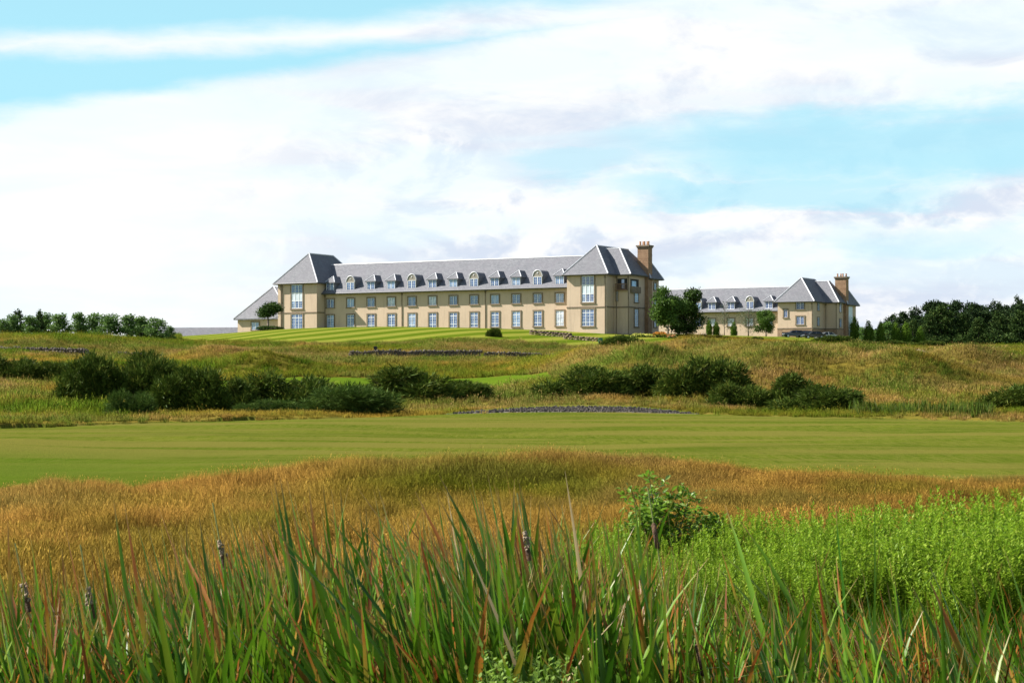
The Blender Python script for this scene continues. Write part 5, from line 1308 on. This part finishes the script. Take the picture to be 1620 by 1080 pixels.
def bed(n, rg):
    """reed positions: dense at the left and centre, thin at the right"""
    u, d = spread(n, 7.6, 13.4, -160, 1790, rg)
    dens = np.interp(u, [-160, 60, 130, 210, 300, 420, 900, 985, 1060, 1200, 1790], [0.75, 0.65, 0.35, 0.8, 1, 1, 1, 0.85, 0.38, 0.2, 0.24])
    dens *= np.interp(d, [7.6, 8, 11.5, 13.4], [1.0, 1.0, 0.9, 0.4])
    cl = fbm(u*0.012+3, d*1.2, 2)
    ok = (rg.random(n) < dens) & (rg.random(n) < sst(cl, 0.25, 0.6)+0.15)
    u, d, cl = u[ok], d[ok], cl[ok]
    line = -14 + np.interp(u, [-160, 0, 60, 110, 160, 210, 300, 360, 420, 470, 500, 560, 640, 700, 780, 830, 900, 930, 1000, 1080, 1200, 1790],
                        [900, 905, 885, 930, 868, 870, 858, 868, 862, 830, 815, 840, 835, 842, 805, 782, 812, 800, 850, 915, 930, 930])
    py = line + rg.exponential(100, len(u))*(1.45-cl) + np.clip(0.5-cl, 0, 1)*160
    s_ = (zpx(py, d) - ground((u-CX)/FPX*d, d))/1.74
    s_ = np.minimum(s_, 1.12); keep = (s_ > 0.42); u, d, s_ = u[keep], d[keep], s_[keep]
    return u, d, s_
u, d, s_ = bed(7600, rg)
u += 0.10*FPX/d*np.ones(len(u))*1.9
xyz = to_xyz(u, d, -0.03)
vis = np.argsort(zpx(0, 1)*0 - (s_*1.74 + ground((u-CX)/FPX*d, d))/d - 0.02*rg.random(len(u))); pick = vis[:170]; rest = np.setdiff1d(np.arange(len(u)), pick)
print('reeds', len(u))
def reed_words(u, d):
    side = 'at the far left of the reed bed' if u < 170 else 'in the left part of the reed bed' if u < 420 else 'in the reed bed left of the middle' if u < 680 else 'in the middle of the reed bed' if u < 900 else 'at the right end of the dense reeds' if u < 1060 else 'among the thin reeds at the right'
    row = 'front row' if d < 8.6 else 'second row' if d < 10.2 else 'back row'
    return 'tall green strap-leaved cattail %s, %s' % (side, row), 'cattails %s, %s' % (side, row)
for k in pick:
    cattail(xyz[k, 0], xyz[k, 1], 4000+int(k), *reed_words(u[k], d[k]), scale=float(s_[k]))
protos = []
for q in range(14):
    Vs = []; Fs = []; Hs = []; Rs = []; nb = 0; rdm = random.Random(q)
    for li, off, az_, tl, sc_ in plant_spec(5000+q):
        V, F, H_ = LEAVES[li]; M = np.array((Euler((0, tl, az_)).to_matrix() @ Matrix.Diagonal((1, 1, sc_))))
        Vs.append(V @ M.T + np.array(off)); Fs.append(F + nb); Hs.append(H_); Rs.append(np.full(len(V), rdm.random())); nb += len(V)
    protos.append(bpy.data.objects.new('reed', np_mesh('reed', np.concatenate(Vs), np.concatenate(Fs), M_REED, True, {'h': np.concatenate(Hs), 'r': np.concatenate(Rs)})))
n = len(rest); tl = np.stack([rg.normal(0, 0.05, n), WINDT + rg.normal(0, 0.06, n)], 1)
scatter('reed_bed', xyz[rest], protos, s_[rest], rotz=rg.normal(0, 0.6, n), tilt=tl, label='dense mass of green and reddish reeds across the foreground', seed=10)
# short reddish and dead leaves between the reeds
low = [tuft('dead_leaf_tuft', 9, 0.7, 1.25, 0.016, 0.16, 1600+k, (-0.25, 0, 0), 0.45, 4, 0.0, mat=M_WITHER) for k in range(5)]
u, d = spread(2600, 7.6, 12.8, -150, 1780, rg)
dn_ = np.interp(u, [-150, 900, 1040, 1120, 1780], [0.72, 0.72, 0.4, 0.12, 0.09]); ok = rg.random(len(u)) < dn_; u, d = u[ok], d[ok]
scatter('withered_reeds', to_xyz(u, d), low, np.minimum(rg.uniform(0.75, 1.3, len(u)), (zpx(900, d)-ground((u-CX)/FPX*d, d))/1.2), label='short withered reddish and straw coloured reed leaves between the reeds', seed=11)
# ------------------------------------------------------------------ walls, cars, small things
M_STONE = mat_plain('fieldstone', (0.14, 0.10, 0.07), 0.95, 2.5, 0.45, 0.5, 8)
M_STONED = mat_plain('dark_fieldstone', (0.105, 0.088, 0.070), 0.95, 2.5, 0.45, 0.5, 8)
def stone_mesh(name, seed, mat):
    rd = random.Random(seed); m = MB(); m.box(-.5, .5, -.5, .5, 0, 1)
    m.v = [(x+rd.uniform(-.12,.12), y+rd.uniform(-.12,.12), z+rd.uniform(-.12,.12)) for x, y, z in m.v]
    return m.mesh(name, mat)
STV = []
for k in range(5):
    rd = random.Random(k); m = MB(); m.box(-.5, .5, -.5, .5, 0, 1)
    STV.append((np.array([(x+rd.uniform(-.13,.13), y+rd.uniform(-.13,.13), z+rd.uniform(-.13,.13)) for x, y, z in m.v]), np.array(m.f)))
def drystone(px0, px1, Y0, Y1, h, label, mat, seed, cope=True, sw=0.38):
    """a wall of single stones following the ground, coping stones set on edge along the top"""
    rd = random.Random(seed); Vs = []; Fs = []; nb = 0
    p0 = at(px0, Y0); p1 = at(px1, Y1); L = (p1-p0).length; dr = (p1-p0)/L; ang = math.atan2(dr.y, dr.x)
    r = empty('stone_wall', ((p0+p1)/2).to_tuple(), 0); r.location.z = gz(r.location.x, r.location.y); tag(r, label, 'wall')
    cR, sR = math.cos(ang), math.sin(ang); s = 0.0
    rows = max(1, int(h/0.22))
    for row in range(rows + (1 if cope else 0)):
        top = row == rows; s = rd.random()*0.2; hh = h/rows
        while s < L:
            w = sw*rd.uniform(0.6, 1.3)*(0.55 if top else 1); p = p0 + dr*s; z = gz(p.x, p.y) + row*hh - (0.1 if row == 0 else 0)
            V, F = STV[rd.randrange(5)]; tall = (0.32*rd.uniform(0.6, 1.25) if top else hh*1.02)
            V = V*np.array([w*0.97, 0.42*rd.uniform(0.8, 1.1), tall])
            V = np.stack([V[:,0]*cR-V[:,1]*sR, V[:,0]*sR+V[:,1]*cR, V[:,2]], 1) + np.array([p.x, p.y, z]) - np.array(r.location)
            Vs.append(V); Fs.append(F+nb); nb += 8; s += w
    o = link('stones', np_mesh('stones', np.concatenate(Vs), np.concatenate(Fs), mat), r); o['kind'] = 'stuff'
drystone(553, 762, 238, 240, 0.72, 'long low dry stone wall with upright coping stones across the rough below the lawn', M_STONED, 1)
drystone(768, 936, 240, 242, 0.5, 'lower right stretch of dry stone wall half sunk in pink grass', M_STONED, 2)
drystone(-60, 140, 238, 236, 0.58, 'dry stone wall on the left hill above the gorse', M_STONED, 3)
drystone(186, 232, 242, 243, 0.22, 'short sunken run of stones right of the left dry stone wall', M_STONED, 4)
drystone(840, 905, 324, 322, 0.75, 'low brown stone terrace wall, upper run, at the right end of the hotel lawn', M_STONE, 5, False, 0.6)
drystone(893, 949, 318, 316, 0.6, 'low brown stone terrace wall, lower run, stepping down below the right tower', M_STONE, 6, False, 0.6)

# pebbles on the gravel strip
rg = np.random.default_rng(3)
peb = [bpy.data.objects.new('pebble', stone_mesh('pebble', 60+k, M_GRAVEL)) for k in range(3)]
u = rg.uniform(708, 1106, 4200); d = rg.uniform(109.5, 119, 4200); ok = zone(u, d) == 4
scatter('gravel_stones', to_xyz(u, d)[ok], peb, rg.uniform(0.03, 0.10, ok.sum()), label='loose grey stones on the gravel strip', seed=12)

# flower beds
def bed_of(px0, px1, Y, label, cl, cf, h, seed, rows=2.0):
    x = ((px0+px1)/2-CX)/FPX*Y; w = (px1-px0)/FPX*Y
    r = empty('flower_bed', (x, Y, gz(x, Y))); tag(r, label, 'flower bed')
    rg = np.random.default_rng(seed); n = 700
    C = np.stack([rg.uniform(-w/2, w/2, n), rg.normal(0, rows*0.4, n), np.abs(rg.normal(h*0.55, h*0.25, n))], 1)
    C[:, 2] *= np.clip(1.15-(np.abs(C[:, 0])/(w/2))**3, 0.2, 1); C[:,2] += ground(C[:,0]+x, C[:,1]+Y) - gz(x, Y)
    A, B = rand_basis(n, rg, 0.5); V, F = leaf_quads(C, A, B, 0.32, 0.14)
    link('foliage', np_mesh('foliage', V, F, cl, attrs={'r': np.repeat(rg.random(n), 4)}), r)
    n = 620; C2 = np.stack([rg.uniform(-w/2, w/2, n), rg.normal(0, rows*0.4, n), h*rg.uniform(0.7, 1.15, n)], 1); C2[:, 2] *= np.clip(1.15-(np.abs(C2[:, 0])/(w/2))**3, 0.2, 1)
    C2[:,2] += ground(C2[:,0]+x, C2[:,1]+Y) - gz(x, Y)
    A, B = rand_basis(n, rg, 0.2); V, F = leaf_quads(C2, A, B, 0.20, 0.18)
    o = link('blooms', np_mesh('blooms', V, F, cf, attrs={'r': np.repeat(rg.random(n), 4)}), r); o['kind'] = 'stuff'
M_FY = mat_leafy('yellow_blooms', (0.50, 0.52, 0.10), (0.66, 0.62, 0.14), None, 0.2, 0.1)
M_FO = mat_leafy('orange_blooms', (0.55, 0.20, 0.03), (0.62, 0.30, 0.05), (0.45, 0.11, 0.03), 0.2, 0.1)
bed_of(996, 1038, 331, 'long flower bed with pale yellow flowers on the lawn below the right tower', M_LEAFD, M_FY, 0.42, 5)
bed_of(1032, 1056, 331, 'bed of orange flowers at the foot of the pale-trunked tree', M_LEAFM, M_FO, 0.75, 6)
bed_of(1054, 1070, 329, 'patch of rusty orange flowers right of the bright orange bed', M_LEAFM, mat_leafy('rust_blooms', (0.40, 0.17, 0.07), (0.46, 0.22, 0.09), None, 0.2, 0.1), 0.5, 7)
# posts by the wall
M_BLACK = mat_plain('black_painted_wood', (0.022, 0.02, 0.02), 0.6); M_BOX = mat_plain('green_box_paint', (0.03, 0.16, 0.09), 0.5)
def small(name, px, Y, label, cat, build):
    x = (px-CX)/FPX*Y; r = empty(name, (x, Y, gz(x, Y)-0.05)); tag(r, label, cat); build(r); return r
def b_sign(r):
    m = MB(); m.box(-.09, .09, -.08, .08, 0, 1.15); m.build('post', M_BLACK, r); m = MB(); m.box(-.22, .22, -.12, .12, 1.153, 1.58); m.build('sign_board', M_BLACK, r)
def b_bench(r):
    for x in (-.55, .55): m = MB(); m.box(x-.06, x+.06, -.2, .2, 0, .55); m.build('leg', M_BLACK, r)
    m = MB(); m.box(-.75, .75, -.25, .25, .553, .66); m.build('seat', M_BLACK, r); m = MB(); m.box(-.75, .75, .2, .26, .663, 1.02); m.build('backrest', M_BLACK, r)
    m = MB(); m.tube((-1.15, 0, 0), (-1.15, 0, .8), .18, .2, 8); 
def b_bin(r):
    m = MB(); m.tube((0, 0, 0), (0, 0, .92), .2, .24, 10); m.build('bin', M_BLACK, r); m = MB(); m.tube((0, 0, .925), (0, 0, 1.02), .26, .2, 10); m.build('lid', M_BLACK, r)
def b_washer(r):
    m = MB(); m.tube((0, 0, 0), (0, 0, .75), .07, .07, 8); m.build('post', M_BLACK, r); m = MB(); m.box(-.16, .2, -.14, .14, .753, 1.2); m.build('washer_head', M_BLACK, r); m = MB(); m.tube((.2, 0, 1.1), (.34, 0, 1.25), .03, .03, 6); m.build('handle', M_BLACK, r)
def b_post(r):
    m = MB(); m.tube((0, 0, 0), (0, 0, .95), .09, .08, 8); m.build('post', M_BLACK, r); m = MB(); m.tube((0, 0, .952), (0, 0, 1.05), .12, .05, 8); m.build('cap', M_BLACK, r)
small('tee_sign', 594, 245, 'tall dark post with a small board behind the long stone wall', 'sign', b_sign)
small('bench', 605.5, 245, 'low dark bench behind the stone wall, right of the signpost', 'bench', b_bench)
small('litter_bin', 627.3, 245, 'dark round litter bin behind the stone wall, left of a ball washer', 'bin', b_bin)
small('ball_washer', 632, 245, 'dark ball washer on a post right of the litter bin', 'ball washer', b_washer)
small('marker_post', 686.5, 245, 'short dark post alone behind the middle of the stone wall', 'post', b_post)
def b_box(r):
    m = MB(); m.box(-.35, .35, -.3, .3, 0, .8); m.build('body', M_BOX, r); m = MB(); m.box(-.38, .38, -.33, .33, .803, .9); m.build('lid', M_BOX, r)
small('utility_box', 950, 312, 'small green box at the lower end of the stone terrace wall', 'box', b_box)

# parked cars
M_TYRE = mat_plain('tyre_rubber', (0.02, 0.02, 0.02), 0.9); M_RIM = mat_plain('wheel_rim', (0.45, 0.46, 0.48), 0.35, metal=0.8); M_CGL = mat_glass('car_glass', (0.02, 0.03, 0.04), 1.6)
M_LAMP = mat_plain('head_lamp', (0.7, 0.72, 0.75), 0.15, spec=0.8); M_TAIL = mat_plain('tail_lamp', (0.35, 0.02, 0.02), 0.3)
def car(px, Y, rz, col, label, estate):
    x = (px-CX)/FPX*Y; r = empty('parked_car', (x, Y, gz(x, Y)), rz); tag(r, label, 'car', 'cars parked beside the wing')
    pm, t, b = new_mat('car_paint'); b.inputs['Base Color'].default_value = (*col, 1); b.inputs['Metallic'].default_value = 0.3; b.inputs['Roughness'].default_value = 0.28; b.inputs['Coat Weight'].default_value = 0.8
    prof = [(-2.2,.30),(-2.25,.62),(-2.15,.82),(-1.2,.94),(1.35,.98),(2.1,.92),(2.2,.70),(2.18,.30)]
    def loft(prof, ws, nm, mat, par):
        m = MB(); n = len(prof); vs = [(x_, -w, z) for (x_, z), w in zip(prof, ws)] + [(x_, w, z) for (x_, z), w in zip(prof, ws)]
        m.add(vs, [tuple(range(n)), tuple(range(2*n-1, n-1, -1))] + [(i, i+n, (i+1) % n+n, (i+1) % n) for i in range(n)]); return m.build(nm, mat, par)
    body = loft(prof, [.84,.88,.86,.88,.88,.86,.88,.84], 'body', pm, r)
    top = [(-1.15,.945),(-.35,1.42),(.2,1.48),(1.5 if estate else 1.0,1.42),(2.05 if estate else 1.75,.96)]
    loft(top, [.84,.66,.66,.66,.82], 'cabin_glass', M_CGL, r)
    rf = [( -.40,1.425),(-.3,1.455),(.2,1.505),(1.45 if estate else .95,1.45),(1.58 if estate else 1.08,1.40)]
    loft(rf, [.66,.67,.67,.67,.66], 'car_roof', pm, r)
    pl_ = MB()
    for sy in (-1, 1):
        for xa_, za_, xb_, zb_ in ((-1.15,.95,-.36,1.43),(.35,.97,.30,1.46),(1.95 if estate else 1.7,.97,1.5 if estate else 1.02,1.43)): pl_.tube((xa_, sy*.85, za_), (xb_, sy*.675, zb_), .045, .04, 5)
    pl_.build('pillar', pm, r)
    for wx in (-1.38, 1.38):
        for sy in (-1, 1):
            w = MB(); w.tube((wx, sy*.72, .32), (wx, sy*.91, .32), .32, .32, 18); wo = w.build('wheel', M_TYRE, r)
            q = MB(); q.tube((wx, sy*.905, .32), (wx, sy*.925, .32), .21, .20, 14); q.build('rim', M_RIM, wo)
    for sy in (-1, 1):
        h = MB(); h.box(-2.24, -2.05, sy*.72-.14, sy*.72+.14, .66, .80); h.build('headlight', M_LAMP, r)
        h = MB(); h.box(2.12, 2.215, sy*.74-.12, sy*.74+.12, .68, .90); h.build('tail_light', M_TAIL, r)
        h = MB(); h.box(-.95, -.72, sy*.98-.08, sy*.98+.08, .95, 1.10); h.build('wing_mirror', pm, r)
car(1256, 392, R(4), (0.015, 0.025, 0.06), 'dark blue estate car, first on the left of the parked cars', True)
car(1273, 396, R(-20), (0.02, 0.02, 0.03), 'dark car behind the dark blue estate, second from the left of the parked cars', True)
car(1288, 390, R(2), (0.012, 0.014, 0.02), 'low black car, third from the left of the parked cars', False)
car(1307, 394, R(8), (0.45, 0.47, 0.50), 'silver car partly behind the dark bush, last of the parked cars', False)
# sandy path on the right-hand rough
us = np.linspace(1440, 1700, 80); cd = np.interp(us, [1440,1470,1500,1530,1560,1620,1700], [236,222,213,212,222,238,246]); V = []
for u_, d_ in zip(us, cd):
    for k in (-1, 1):
        dd_ = d_ + k*2.4; x_ = (u_-CX)/FPX*dd_; V.append((x_, dd_, gz(x_, dd_)+0.14))
n = len(us); F = [(2*i, 2*i+2, 2*i+3, 2*i+1) for i in range(n-1)]
o = link('sandy_path', np_mesh('sandy_path', V, np.array(F), mat_plain('pale_sand', (0.50, 0.42, 0.29), 0.95, 1.5, 0.2, 0.5, 4), True)); tag(o, 'thin pale sandy path winding over the right-hand rough', kind='structure')
